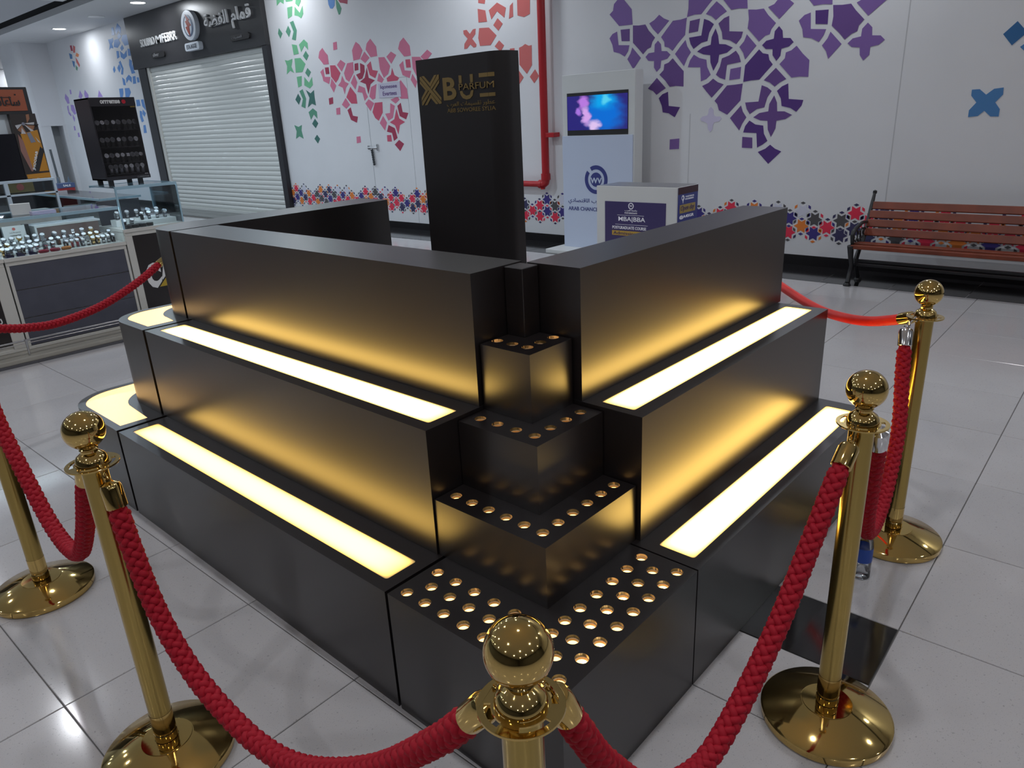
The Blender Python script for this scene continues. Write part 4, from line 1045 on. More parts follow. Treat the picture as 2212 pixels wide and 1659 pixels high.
# ================================================================ BENCH
t = thing('park_bench', 'brown slatted bench with black cast iron ends by the wall', 'bench', (6.2, 0.55, 0))
YB0, YB1 = 1.345, -0.30
def plank(name, x, z, w, h, ang):
    mb = MB(); mb.box(-w / 2, YB1 - 0.04, -h / 2, w / 2, YB0 + 0.02, h / 2)
    mb.xf(Matrix.Translation((x, 0, z)) @ Matrix.Rotation(ang, 4, 'Y'))
    part(name, mb, WOOD, t, bevel=0.006)
for i in range(4):
    f = i / 3
    plank('back_slat', 6.30 + 0.12 * f, 0.449 + 0.227 * f, 0.022, 0.071, R(22))
for i in range(5):
    plank('seat_slat', 5.965 + 0.062 * i, 0.372 - 0.006 * i + (0.012 if 0 < i < 4 else 0) - (0.012 if i == 0 else 0), 0.052, 0.024 if i else 0.036, R(2))
def bench_end(y):
    mb = MB()
    mb.tube([(6.465, y, 0.785), (6.43, y, 0.70), (6.34, y, 0.50), (6.28, y, 0.38), (6.20, y, 0.30), (6.14, y, 0.22), (6.17, y, 0.14), (6.25, y, 0.03)], [0.013, 0.017, 0.018, 0.02, 0.02, 0.022, 0.018, 0.02], 10)
    mb.tube([(5.95, y, 0.37), (5.96, y, 0.33), (5.99, y, 0.25), (6.03, y, 0.18), (6.0, y, 0.10), (5.975, y, 0.03)], [0.03, 0.026, 0.022, 0.02, 0.02, 0.022], 10)
    mb.tube([(5.95, y, 0.355), (6.1, y, 0.345), (6.26, y, 0.345)], 0.016, 8)
    mb.tube([(6.02, y, 0.19), (6.08, y, 0.165), (6.15, y, 0.185)], 0.016, 8)
    mb.tube([(6.35, y, 0.535), (6.2, y, 0.545), (6.05, y, 0.515), (5.985, y, 0.49), (5.97, y, 0.46), (5.98, y, 0.40), (6.0, y, 0.355)], [0.012, 0.016, 0.018, 0.02, 0.02, 0.016, 0.014], 10)
    for cx, cz, rr in ((6.06, 0.445, 0.05), (6.15, 0.43, 0.045), (6.22, 0.45, 0.045), (6.10, 0.385, 0.028), (6.18, 0.378, 0.028), (6.275, 0.46, 0.03)):
        mb.tube([(cx + rr * math.cos(a), y, cz + rr * math.sin(a)) for a in [2 * PI * i / 14 for i in range(15)]], 0.007, 6)
    for fx in (5.965, 6.26): mb.lathe([(0.034, 0.0015), (0.034, 0.008), (0.022, 0.03)], 12, (fx, y, 0))
    mb.lathe([(0.001, 0.02), (0.018, 0.012), (0.018, -0.012), (0.001, -0.02)], 10, (6.468, y, 0.79))
    part('iron_end', mb, IRON, t, smooth=50)
bench_end(1.365); bench_end(-0.32)
for z in (0.205, 0.165):
    mb = MB(); mb.box(6.14, -0.32, z - 0.012, 6.165, 1.36, z + 0.012); part('stretcher', mb, IRON, t, bevel=0.003)

# ================================================================ STANCHIONS AND ROPES
def make_stanchion():
    t = thing('stanchion', 'x', 'stanchion')
    mb = MB().lathe([(0.160, 0.0015), (0.168, 0.004), (0.170, 0.012), (0.170, 0.026), (0.164, 0.032), (0.068, 0.058), (0.066, 0.0585)], 64)
    part('base', mb, GOLD, t, smooth=35)
    mb = MB().lathe([(0.065, 0.058), (0.0645, 0.0605), (0.030, 0.0615)], 48, cap=False); part('base_plate', mb, GOLD, t, smooth=35)
    mb = MB().lathe([(0.0285, 0.0610), (0.0292, 0.064), (0.0292, 0.084), (0.0275, 0.087), (0.0275, 0.090), (0.0290, 0.093), (0.0290, 0.150)], 36, cap=False); part('collar', mb, GOLD, t, smooth=25)
    mb = MB().lathe([(0.0284, 0.150), (0.0284, 0.888)], 40, cap=False); part('pole', mb, GOLDB, t, smooth=35)
    slots = []
    for k in range(4):
        a = 45 + 90 * k
        slots.append(arc(0, 0, 0.049, a - 27, a + 27, 8) + arc(0, 0, 0.040, a + 27, a - 27, 8))
    mb = MB(); mb.prism(circ(0, 0, 0.0585, 56), fZ(0.888), 0, 0.004, holes=slots); part('ring_plate', mb, GOLD, t, bevel=0.0008)
    pr = [(0.036, 0.892), (0.0355, 0.900), (0.031, 0.911), (0.022, 0.918), (0.0185, 0.921), (0.0185, 0.926), (0.0205, 0.928), (0.0185, 0.931), (0.0170, 0.933)]
    r = 0.0455; cz = 0.975
    pr += [(r * math.sin(R(a)), cz - r * math.cos(R(a))) for a in range(24, 180, 6)] + [(0.0002, cz + r)]
    mb = MB().lathe(pr, 56); part('finial', mb, GOLD, t, smooth=40)
    return t
POST = dict(R=(0.727, -0.342), C=(-0.438, -0.292), LF=(-0.512, 0.980), FR=(1.772, -0.215), FL=(-0.482, 2.125), BL=(1.10, 4.0), BR=(2.70, 0.92), F2=(-0.5, 3.55))
LBL = {'C': 'gold ball-topped post in front of the corner display, its base out of frame', 'LF': 'gold ball-topped post standing before the lower lit strip on the left',
       'R': 'gold ball-topped post standing beside the black half tile', 'FR': 'gold ball-topped post nearest the bench',
       'FL': 'gold post at the left frame edge with only pole and base in view', 'BL': 'gold post hidden behind the curved counter end', 'BR': 'gold post hidden behind the counter towards the wall', 'F2': 'gold post out of frame beside the watch cases'}
proto = None
for k, (x, y) in POST.items():
    if proto is None:
        proto = make_stanchion(); s = proto
    else:
        s = dup(proto)
    s.location = (x, y, 0); s['label'] = LBL[k]; s['group'] = 'gold rope posts around the counter'
    s.rotation_euler = (0, 0, {'C': 0.35, 'R': 0.9, 'LF': 0.2}.get(k, rnd.random()))

def spline(ctrl, n):
    """Catmull-Rom through control points, evenly resampled"""
    P = [Vector(c) for c in ctrl]; P = [P[0] * 2 - P[1]] + P + [P[-1] * 2 - P[-2]]
    out = []
    for i in range(1, len(P) - 2):
        for k in range(24):
            t_ = k / 24
            a, b, c, d = P[i - 1], P[i], P[i + 1], P[i + 2]
            out.append(0.5 * ((2 * b) + (c - a) * t_ + (2 * a - 5 * b + 4 * c - d) * t_ ** 2 + (3 * b - a - 3 * c + d) * t_ ** 3))
    out.append(P[-2])
    L = [0]
    for a, b in zip(out, out[1:]): L.append(L[-1] + (b - a).length)
    res = []; j = 0
    for i in range(n + 1):
        s = L[-1] * i / n
        while j < len(L) - 2 and L[j + 1] < s: j += 1
        f = (s - L[j]) / max(1e-9, L[j + 1] - L[j]); res.append(out[j].lerp(out[j + 1], min(1, f)))
    return res, L[-1]

def braided(pts, length, rs=0.0086, off=0.0128, dlt=0.0042, pitch=0.098):
    """round braid: four strands wound each way, crossing over and under"""
    mb = MB(); n = len(pts)
    t0 = (pts[1] - pts[0]).normalized(); u = t0.orthogonal().normalized()
    fr = []
    for i, p in enumerate(pts):
        t_ = (pts[min(i + 1, n - 1)] - pts[max(i - 1, 0)]).normalized()
        u = (u - t_ * u.dot(t_)).normalized(); fr.append((p, u.copy(), t_.cross(u)))
    seg = 8
    for s in range(8):
        hand = 1 if s < 4 else -1
        cen = []; ends = []
        for i, (p, u_, w_) in enumerate(fr):
            q = length * i / (n - 1)
            ws = 2 * PI * q / pitch
            a = 2 * PI * (s % 4) / 4 + hand * ws
            e = 0.60 + 0.40 * min(1, max(0, (min(q, length - q) - 0.030) / 0.03))
            r_ = (off + hand * dlt * math.cos(4 * ws)) * e
            cen.append(p + u_ * (r_ * math.cos(a)) + w_ * (r_ * math.sin(a))); ends.append(0.3 + 0.7 * e)
        st = len(mb.v); uu = None
        for i, p in enumerate(cen):
            t_ = (cen[min(i + 1, n - 1)] - cen[max(i - 1, 0)]).normalized()
            uu = t_.orthogonal().normalized() if uu is None else (uu - t_ * uu.dot(t_)).normalized()
            ww = t_.cross(uu)
            for k in range(seg):
                a = 2 * PI * k / seg; rr = rs * ends[i]
                mb.v.append(tuple(p + uu * (rr * math.cos(a)) + ww * (rr * math.sin(a))))
        for i in range(n - 1):
            for k in range(seg):
                l = (k + 1) % seg
                mb.f.append((st + i * seg + k, st + i * seg + l, st + (i + 1) * seg + l, st + (i + 1) * seg + k))
    return mb

def align(mb, p, d):
    """turn a shape built along +z to point along d at p"""
    return mb.xf(Matrix.Translation(p) @ d.to_track_quat('Z', 'Y').to_matrix().to_4x4())

def rope(a, b, sz, label, capm=(GOLD, GOLD), velvet=False, dense=420, group=None, lat=(0, 0)):
    A, B = Vector((*POST[a], 0)), Vector((*POST[b], 0))
    D = B - A; L = D.length; d = D / L
    nrm = Vector((-d.y, d.x, 0))
    ctrl = [A + D * s + Vector((0, 0, z)) + nrm * (lat[0] * max(0, 1 - 4 * s) + lat[1] * max(0, 4 * s - 3)) for s, z in sz]
    pts, ln = spline(ctrl, dense)
    mid = A + D * 0.5 + Vector((0, 0, sz[len(sz) // 2][1]))
    t = thing('barrier_rope', label, 'rope', tuple(mid), group or 'red ropes between the gold posts')
    if velvet:
        mb = MB().tube(pts[::4] if (len(pts) - 1) % 4 == 0 else pts, 0.0195, 14)
        part('cord', mb, VELVET, t, smooth=60)
    else:
        part('cord', braided(pts, ln), ROPE, t, smooth=80, fix=False)
    for end, (i0, i1, m) in enumerate(((0, 6, capm[0]), (-1, -7, capm[1]))):
        p = pts[i0]; q = pts[i1]; dirv = (p - q).normalized()
        mb = MB().lathe([(0.0215, -0.040), (0.0232, -0.038), (0.0232, 0.010), (0.020, 0.019), (0.008, 0.026), (0.0075, 0.031), (0.0001, 0.032)], 24)
        align(mb, p, dirv)
        cap_ = part('end_cap', mb, m, t, smooth=35)
        P0 = A if end == 0 else B
        hd = Vector((p.x - P0.x, p.y - P0.y, 0)).normalized()
        plate = P0 + hd * 0.0455 + Vector((0, 0, 0.890))
        top = p + dirv * 0.030
        v = plate - top
        mb = MB()
        hook = [top, top + v * 0.35, top + v * 0.75 + Vector((0, 0, 0.004)), plate + Vector((0, 0, 0.006)), plate + hd * -0.008 + Vector((0, 0, 0.001)), plate + hd * -0.006 - Vector((0, 0, 0.012))]
        mb.tube(hook, 0.0032, 8)
        part('hook', mb, m, t, smooth=60)
        mb = MB(); c0 = top + v * 0.25; rr = 0.008
        ax = dirv.orthogonal().normalized()
        mb.tube([c0 + ax * (rr * math.cos(w)) + dirv * (rr * 1.5 * math.sin(w)) for w in [2 * PI * i / 14 for i in range(15)]], 0.0026, 6)
        part('link_ring', mb, m, t, smooth=60)
    return t
rope('FL', 'LF', [(0.065, 0.84), (0.10, 0.76), (0.137, 0.70), (0.274, 0.571), (0.40, 0.475), (0.53, 0.445), (0.66, 0.485), (0.78, 0.615), (0.86, 0.735), (0.925, 0.84)], 'red twisted rope hanging from the post at the left frame edge')
rope('LF', 'C', [(0.058, 0.838), (0.080, 0.70), (0.122, 0.545), (0.20, 0.435), (0.30, 0.378), (0.42, 0.36), (0.55, 0.405), (0.72, 0.545), (0.86, 0.715), (0.945, 0.843)], 'red twisted rope sagging across the front of the lower lit strip', dense=480)
rope('C', 'R', [(0.062, 0.843), (0.10, 0.755), (0.156, 0.638), (0.27, 0.47), (0.41, 0.388), (0.531, 0.425), (0.677, 0.539), (0.809, 0.698), (0.89, 0.80), (0.932, 0.842)], 'red twisted rope running up to the post beside the black half tile', dense=480)
rope('R', 'FR', [(0.058, 0.838), (0.11, 0.74), (0.20, 0.54), (0.33, 0.41), (0.48, 0.37), (0.63, 0.42), (0.78, 0.56), (0.88, 0.72), (0.935, 0.838)], 'red twisted rope with chrome ends above the water bottle', capm=(CHROME, CHROME), lat=(-0.04, 0.06))
rope('FR', 'BR', [(0.055, 0.866), (0.112, 0.836), (0.207, 0.795), (0.32, 0.768), (0.45, 0.758), (0.62, 0.78), (0.80, 0.82), (0.94, 0.866)], 'smooth bright red velvet rope passing behind the counter towards the wall', velvet=True, dense=120)
rope('F2', 'BL', [(0.05, 0.85), (0.15, 0.755), (0.28, 0.692), (0.36, 0.661), (0.462, 0.646), (0.622, 0.677), (0.786, 0.763), (0.905, 0.855)], 'red twisted rope hanging before the slate panels of the watch case')

# clear water bottle on the floor behind the post
t = thing('water_bottle', 'clear plastic water bottle with blue label standing on the floor', 'bottle', (1.46, -0.20, 0))
mb = MB().lathe([(0.024, 0.001), (0.031, 0.006), (0.031, 0.03), (0.029, 0.034), (0.031, 0.038), (0.031, 0.13), (0.028, 0.15), (0.014, 0.185), (0.0125, 0.19), (0.0125, 0.20)], 24, (1.46, -0.20, 0))
part('bottle_body', mb, glass('bottle_plastic', (0.93, 0.95, 0.97), 0.1), t, smooth=40)
mb = MB().lathe([(0.0316, 0.07), (0.0316, 0.125)], 24, (1.46, -0.20, 0), cap=False); part('bottle_label', mb, mat('label_blue', (0.02, 0.07, 0.35), 0.4), t, smooth=40)
mb = MB().lathe([(0.0145, 0.198), (0.0145, 0.215), (0.013, 0.217)], 20, (1.46, -0.20, 0)); part('bottle_cap', mb, mat('cap_blue', (0.04, 0.12, 0.5), 0.4), t, smooth=40)

# ================================================================ WATCH CASES
YF = 5.80
pl = thing('case_platform', 'low beige platform under the row of watch cases', 'platform', (0.7, 5.9, 0))
mb = MB(); mb.box(-1.2, 5.54, 0, 2.1, 6.5, 0.018); part('shade_strip', mb, mat('shade_grey', (0.10, 0.10, 0.11), 0.4), pl)  # dark grey strip stands in for the shadow along the platform foot
mb = MB(); mb.box(-1.2, 5.56, 0.018, 2.1, 6.5, 0.052); part('deck', mb, mat('beige_step', (0.40, 0.38, 0.33), 0.4), pl, bevel=0.004)
rl = thing('foot_rail', 'chrome foot rail on short posts along the watch cases', 'rail', (0.47, 5.62, 0.052))
mb = MB(); mb.tube([(-1.2, 5.62, 0.172), (1.95, 5.62, 0.172)], 0.0075, 10); mb.tube([(-1.2, 5.62, 0.150), (1.95, 5.62, 0.150)], 0.004, 8); part('bar', mb, STEEL, rl, smooth=40)
for x in (-0.55, 0.473, 1.5):
    mb = MB(); mb.tube([(x, 5.62, 0.0525), (x, 5.62, 0.172)], 0.008, 10); mb.lathe([(0.012, 0.165), (0.012, 0.18)], 10, (x, 5.62, 0)); part('post', mb, STEEL, rl, smooth=40)

def case_body(t, x0, x1, z1, front, depth=0.56):
    mb = MB(); mb.box(x0, YF + 0.02, 0.053, x1, YF + depth, z1 - 0.03); part('carcass', mb, FRAMEW, t)
    fr = 0.022
    for a in ((x0, 0.053, x1, 0.078), (x0, z1 - 0.06, x1, z1 - 0.028)):
        mb = MB(); mb.box(a[0], YF, a[1], a[2], YF + 0.03, a[3]); part('frame_rail', mb, FRAMEW, t, bevel=0.003)
    mb = MB(); mb.box(x0 - 0.004, YF - 0.012, z1 - 0.028, x1 + 0.004, YF + depth, z1); part('ledge', mb, FRAMEW, t, bevel=0.003)
def glass_box(t, x0, x1, z0, z1, depth=0.56, right=True, posts=True):
    mb = MB(); mb.box(x0, YF - 0.004, z0, x1, YF + 0.002, z1); part('front_pane', mb, GLASS, t)
    mb = MB(); mb.box(x0, YF - 0.006, z1, x1, YF + depth, z1 + 0.008); part('top_pane', mb, GLASS, t)
    mb = MB(); mb.prism([(YF - 0.009, z1 - 0.013), (YF - 0.009, z1 + 0.011), (YF + 0.018, z1 + 0.011), (YF + 0.018, z1 + 0.008), (YF - 0.0065, z1 + 0.008), (YF - 0.0065, z1 - 0.013)], lambda a, b, d: (d, a, b), x0, x1); part('edge_strip', mb, GLASSE, t)
    if right:
        mb = MB(); mb.box(x1 - 0.006, YF, z0, x1, YF + depth, z1); part('side_pane', mb, GLASS, t)
        mb = MB(); mb.box(x1 - 0.010, YF - 0.008, z0, x1 + 0.002, YF + 0.002, z1); part('edge_strip', mb, GLASSE, t)
        mb = MB(); mb.box(x1 - 0.006, YF, z1 - 0.006, x1 + 0.002, YF + depth, z1 + 0.010); part('edge_strip', mb, GLASSE, t)
        mb = MB(); mb.box(x1 - 0.008, YF + depth - 0.008, z0, x1, YF + depth, z1); part('edge_strip', mb, GLASSE, t)
    mb = MB(); mb.box(x0, YF + depth - 0.006, z1 - 0.008, x1, YF + depth, z1 + 0.010); part('edge_strip', mb, GLASSE, t)
LEDW = mat('case_led', (0.8, 0.8, 0.8), 0.5, emit=(0.85, 0.95, 1.0), estr=45.0)
def led(t, x0, x1, z):
    mb = MB(); mb.box(x0, YF + 0.006, z - 0.004, x1, YF + 0.015, z + 0.003); part('led_strip', mb, LEDW, t)
# main case with the slate boards
t1 = thing('watch_case', 'glass watch case with slate grey boarded front', 'display case', (0.97, 6.1, 0.053))
case_body(t1, 0.523, 1.418, 0.775, None)
zz = [0.080, 0.300, 0.523, 0.742]
for a, b in zip(zz, zz[1:]):
    mb = MB(); mb.box(0.545, YF + 0.006, a + 0.003, 1.397, YF + 0.022, b - 0.003); part('slate_board', mb, PLANK, t1, bevel=0.002)
for x0, x1 in ((0.523, 0.545), (1.397, 1.418)):
    mb = MB(); mb.box(x0, YF, 0.078, x1, YF + 0.03, 0.715); part('frame_post', mb, FRAMEW, t1, bevel=0.003)
glass_box(t1, 0.523, 1.418, 0.775, 1.055, right=False); led(t1, 0.53, 1.41, 1.046)
for i, (ya, yb, z) in enumerate(((5.93, 6.03, 0.80), (6.03, 6.13, 0.83))):
    mb = MB(); mb.box(0.54, ya, 0.7755, 1.395, yb, z); part('riser', mb, PANELW, t1, bevel=0.003)
mb = MB(); mb.box(0.53, 6.33, 0.7755, 1.40, 6.35, 0.96); part('back_board', mb, mat('white_board', (0.55, 0.58, 0.60), 0.4), t1)
mb = MB(); mb.box(0.90, 6.20, 0.80, 1.38, 6.215, 0.935); part('brown_backing', mb, mat('brown_felt', (0.16, 0.11, 0.10), 0.8), t1)
mb = MB(); mb.box(0.885, 6.19, 0.935, 1.395, 6.33, 0.95); mb.box(0.885, 6.19, 0.7755, 0.90, 6.33, 0.935); part('shelf', mb, PANELW, t1, bevel=0.002)
# taller case beside it
t2 = thing('watch_case', 'taller glass watch case with dark poster front under the black rack', 'display case', (1.68, 6.1, 0.053))
case_body(t2, 1.428, 1.945, 0.872, None)
mb = MB(); mb.box(1.484, YF + 0.002, 0.115, 1.905, YF + 0.02, 0.812); part('poster', mb, DARKPOSTER, t2)
for x0, x1 in ((1.428, 1.484), (1.905, 1.945)):
    mb = MB(); mb.box(x0, YF - 0.002, 0.078, x1, YF + 0.03, 0.812); part('frame_post', mb, FRAMEW, t2, bevel=0.003)
for a in (0.812, 0.078):
    mb = MB(); mb.box(1.484, YF - 0.002, a, 1.905, YF + 0.03, a + 0.034); part('frame_rail', mb, FRAMEW, t2, bevel=0.003)
glass_box(t2, 1.428, 1.945, 0.872, 1.208); led(t2, 1.44, 1.93, 1.199)
mb = MB(); mb.box(1.428, YF - 0.006, 0.872, 1.44, YF + 0.01, 1.208); part('corner_strip', mb, GLASSE, t2)
mb = MB(); mb.box(1.60, 5.90, 0.8725, 1.93, 6.02, 0.915); mb.box(1.46, 6.02, 0.8725, 1.93, 6.14, 0.93); part('riser', mb, PANELW, t2, bevel=0.003)
mb = MB(); mb.box(1.44, 6.30, 0.8725, 1.80, 6.32, 1.08); part('back_board', mb, mat('dark_board', (0.03, 0.03, 0.04), 0.5), t2)
fp = fYn(YF + 0.002)
text('lettering', 'CAT', fp, 1.528, 0.338, 1.885, 0.562, LETTER, t2, 0.003, bold=0.07)
mb = MB(); mb.prism([(1.598, 0.335), (1.82, 0.335), (1.709, 0.452)], fp, 0.003, 0.0045); part('triangle_edge', mb, DARKPOSTER, t2)
mb = MB(); mb.prism([(1.622, 0.346), (1.796, 0.346), (1.709, 0.437)], fp, 0.0045, 0.0055); part('triangle', mb, mat('logo_yellow', (0.50, 0.34, 0.03), 0.4), t2)
# case at the frame edge
t0 = thing('watch_case', 'glass watch case with dark lettered poster cut by the left frame edge', 'display case', (0.0, 6.1, 0.053))
case_body(t0, -0.62, 0.513, 0.775, None)
mb = MB(); mb.box(-0.56, YF + 0.002, 0.115, 0.425, YF + 0.02, 0.715); part('poster', mb, DARKPOSTER, t0)
for x0, x1 in ((-0.62, -0.56), (0.425, 0.513)):
    mb = MB(); mb.box(x0, YF - 0.002, 0.078, x1, YF + 0.03, 0.715); part('frame_post', mb, FRAMEW, t0, bevel=0.003)
glass_box(t0, -0.62, 0.513, 0.775, 1.055, right=False); led(t0, -0.6, 0.5, 1.046)
text('lettering', 'WEAR', fp, 0.08, 0.40, 0.405, 0.50, LETTER, t0, 0.003, bold=0.03)
text('lettering', arabic('ساعات'), fp, 0.12, 0.29, 0.40, 0.37, LETTER, t0, 0.003)

# black rack with watches on the glass
t = thing('watch_rack', 'black lockable watch rack on four feet on top of the taller glass case', 'display rack', (1.64, 6.16, 1.216))
RX0, RX1, RY0, RY1, RZ0, RZ1 = 1.456, 1.822, 6.0, 6.32, 1.262, 1.918
mb = MB(); mb.box(RX0, RY1 - 0.012, RZ0, RX1, RY1, RZ1); mb.box(RX0, RY0, RZ0, RX0 + 0.012, RY1, RZ1); mb.box(RX1 - 0.012, RY0, RZ0, RX1, RY1, RZ1)
mb.box(RX0, RY0, RZ0, RX1, RY1, RZ0 + 0.012); mb.box(RX0, RY0, RZ1 - 0.012, RX1, RY1, RZ1)
RACKB = mat('rack_black', (0.020, 0.018, 0.024), 0.35)
part('cabinet', mb, RACKB, t)
mb = MB(); mb.box(RX0, RY0 - 0.006, RZ1 - 0.068, RX1, RY0 + 0.004, RZ1); hd = part('header', mb, RACKB, t)
mb = MB(); mb.box(RX0 + 0.012, RY0 - 0.004, RZ0 + 0.03, RX1 - 0.006, RY0 + 0.001, RZ1 - 0.068); part('door_pane', mb, glass('rack_glass', (0.88, 0.88, 0.9), 0.05), t)
mb = MB(); mb.box(RX0, RY0 - 0.008, RZ0, RX1, RY0 + 0.004, RZ0 + 0.03); part('bottom_rail', mb, RACKB, t)
mb = MB(); mb.box(RX1 - 0.05, RY0 - 0.010, RZ1 - 0.080, RX1 - 0.01, RY0 - 0.006, RZ1 - 0.071); part('catch', mb, GOLDB, t)
mb = MB(); mb.box(RX1 - 0.045, RY0 - 0.0095, RZ0 + 0.032, RX1 - 0.015, RY0 - 0.0045, RZ0 + 0.040); part('lock', mb, STEEL, t)
for x in (RX0 + 0.03, RX0 + 0.10 if False else RX1 - 0.09):
    for y in (RY0 + 0.03, RY1 - 0.05):
        mb = MB(); mb.box(x, y, 1.2165, x + 0.035, y + 0.03, RZ0); part('foot', mb, RACKB, t)
text('lettering', 'orrremse', fYn(RY0 - 0.006), 1.540, RZ1 - 0.048, 1.698, RZ1 - 0.020, LETTER, t, 0.003, bold=0.03)
mb = MB(); mb.prism(circ(1.728, RZ1 - 0.034, 0.016, 20), fYn(RY0 - 0.006), 0, 0.003); part('red_dot', mb, mat('dot_red', (0.5, 0.01, 0.03), 0.4), t)
text('lettering', 'CURRENSAR', fYn(RY0 - 0.008), 1.71, RZ0 + 0.008, 1.812, RZ0 + 0.02, mat('letter_dim2', (0.25, 0.25, 0.26), 0.5), t, 0.002)
RKX = (1.456, 1.822)
shelfz = []
# rows of watches: (x, z) measured in the door plane
rows = [[(1.496, 1.730, 0), (1.535, 1.727, 1), (1.573, 1.733, 0), (1.624, 1.727, 1), (1.664, 1.731, 0), (1.714, 1.731, 0), (1.756, 1.731, 0), (1.803 - 0.004, 1.733, 0)],
        [(1.506, 1.599, 0), (1.546, 1.592, 0), (1.589, 1.594, 0), (1.638, 1.589, 1), (1.682, 1.596, 0), (1.737, 1.589, 0), (1.782, 1.589, 1)],
        [(1.512, 1.482, 1), (1.555, 1.469, 0), (1.600, 1.467, 1), (1.643, 1.463, 1), (1.688, 1.473, 2), (1.725, 1.469, 0), (1.760, 1.474, 0), (1.799 - 0.002, 1.472, 1)],
        [(1.526, 1.372, 0), (1.566, 1.370, 0), (1.609, 1.371, 0), (1.650, 1.373, 1), (1.696, 1.380, 1), (1.745, 1.374, 0), (1.789, 1.372, 1)]]
SHELF = mat('rack_shelf', (0.030, 0.028, 0.032), 0.5)
for r_ in rows:
    z = min(p[1] for p in r_) - 0.062
    mb = MB(); mb.box(RX0 + 0.012, RY0 + 0.01, z - 0.006, RX1 - 0.012, RY1 - 0.012, z); part('shelf', mb, SHELF, t)
    shelfz.append(z)

# ---- watches
DIALW = mat('dial_silver', (0.78, 0.78, 0.80), 0.3, spec=0.8)
DIALD = mat('dial_dark', (0.10, 0.10, 0.105), 0.25, spec=0.8)
WCASE = mat('watch_steel', (0.62, 0.62, 0.64), 0.22, 1.0)
WGOLD = mat('watch_gold', (0.70, 0.48, 0.20), 0.22, 1.0)
WDARK = mat('watch_gunmetal', (0.28, 0.28, 0.30), 0.3, 0.7)
STRAPB = mat('strap_black', (0.016, 0.015, 0.016), 0.5)
STRAPN = mat('strap_brown', (0.10, 0.035, 0.02), 0.5)
STRAPR = mat('strap_red', (0.30, 0.02, 0.03), 0.5)
ACRY = glass('clear_acrylic', (0.94, 0.97, 0.98), 0.25)
def wmesh(rad, square=False, tilt=55):
    """dial + case built facing -Y, leaning back by tilt; strap loop below; origin at the foot"""
    rot = Matrix.Rotation(R(-tilt), 4, 'X')
    up = Matrix.Translation((0, 0, 0.060))
    n = 4 if square else 20
    ph = PI / 4 if square else 0
    def disc(r0, r1, y0, y1):
        mb = MB()
        for i in range(n):
            a = 2 * PI * i / n + ph; mb.v.append((r0 * math.cos(a), y0, r0 * math.sin(a)))
        for i in range(n):
            a = 2 * PI * i / n + ph; mb.v.append((r1 * math.cos(a), y1, r1 * math.sin(a)))
        mb.f = [(i, (i + 1) % n, n + (i + 1) % n, n + i) for i in range(n)] + [tuple(range(n)), tuple(reversed(range(n, 2 * n)))]
        return mb
    k = Matrix.Rotation(R(tilt - 90), 4, 'X')
    c = disc(rad * 1.15, rad, 0.006, -0.004).xf(up @ k)
    d = disc(rad * 0.86, rad * 0.86, -0.0035, -0.0050).xf(up @ k)
    s = MB()
    m = 16; w = rad * 0.62; hh = 0.030; dd = 0.020
    for i in range(m + 1):
        a = PI / 2 - 2 * PI * i / m
        y = 0.014 + dd * math.cos(a); z = 0.031 + hh * math.sin(a)
        y2 = 0.014 + (dd - 0.003) * math.cos(a); z2 = 0.031 + (hh - 0.003) * math.sin(a)
        ww = w * (0.78 + 0.22 * max(0, math.sin(a)))
        s.v += [(-ww, y, z), (ww, y, z), (ww, y2, z2), (-ww, y2, z2)]
    for i in range(m):
        for q in range(4):
            s.f.append((4 * i + q, 4 * i + (q + 1) % 4, 4 * i + 4 + (q + 1) % 4, 4 * i + 4 + q))
    return c, d, s
WM = {}
def watch_meshes(kind):
    if kind in WM: return WM[kind]
    rad, sq, tilt, cm, dm, sm = kind
    c, d, s = wmesh(rad, sq, tilt)
    WM[kind] = (c.mesh('watch_head', cm, smooth=40), d.mesh('dial', dm), s.mesh('strap', sm, smooth=50))
    return WM[kind]
CUSH = MB(); CUSH.box(-0.012, -0.002, 0.0005, 0.012, 0.030, 0.058)
STAND = CUSH.mesh('stand', ACRY)
def watch(x, y, z, kind, label, group, rz=0.0, stand=True):
    c, d, s = watch_meshes(kind)
    t = thing('wristwatch', label, 'watch', (x, y, z), group)
    t.rotation_euler = (0, 0, rz)
    link('watch_head', c, t); link('dial', d, t); link('strap', s, t)
    if stand: link('stand', STAND, t)
    return t
ORD = ['first', 'second', 'third', 'fourth', 'fifth', 'sixth', 'seventh', 'eighth', 'ninth', 'tenth', 'eleventh', 'twelfth']
for ri, r_ in enumerate(rows):
    for k, (x, z, w) in enumerate(r_):
        kind = (0.0185 if not (w == 1 and k % 2) else 0.0165, w == 2, 82, WDARK if w == 0 else WCASE, DIALW if w else DIALD, STRAPB if ri < 3 else WDARK)
        o = watch(x, RY0 + 0.035, shelfz[ri] + 0.0005, kind, '%s %s watch, %s from the left on the rack\'s %s shelf' % ('square' if w == 2 else 'round', 'pale' if w else 'dark', ORD[k], ('top', 'second', 'third', 'lowest')[ri]), 'watches on the %s shelf of the rack' % ('top', 'second', 'third', 'lowest')[ri])
        o.location.z = shelfz[ri] + 0.0005
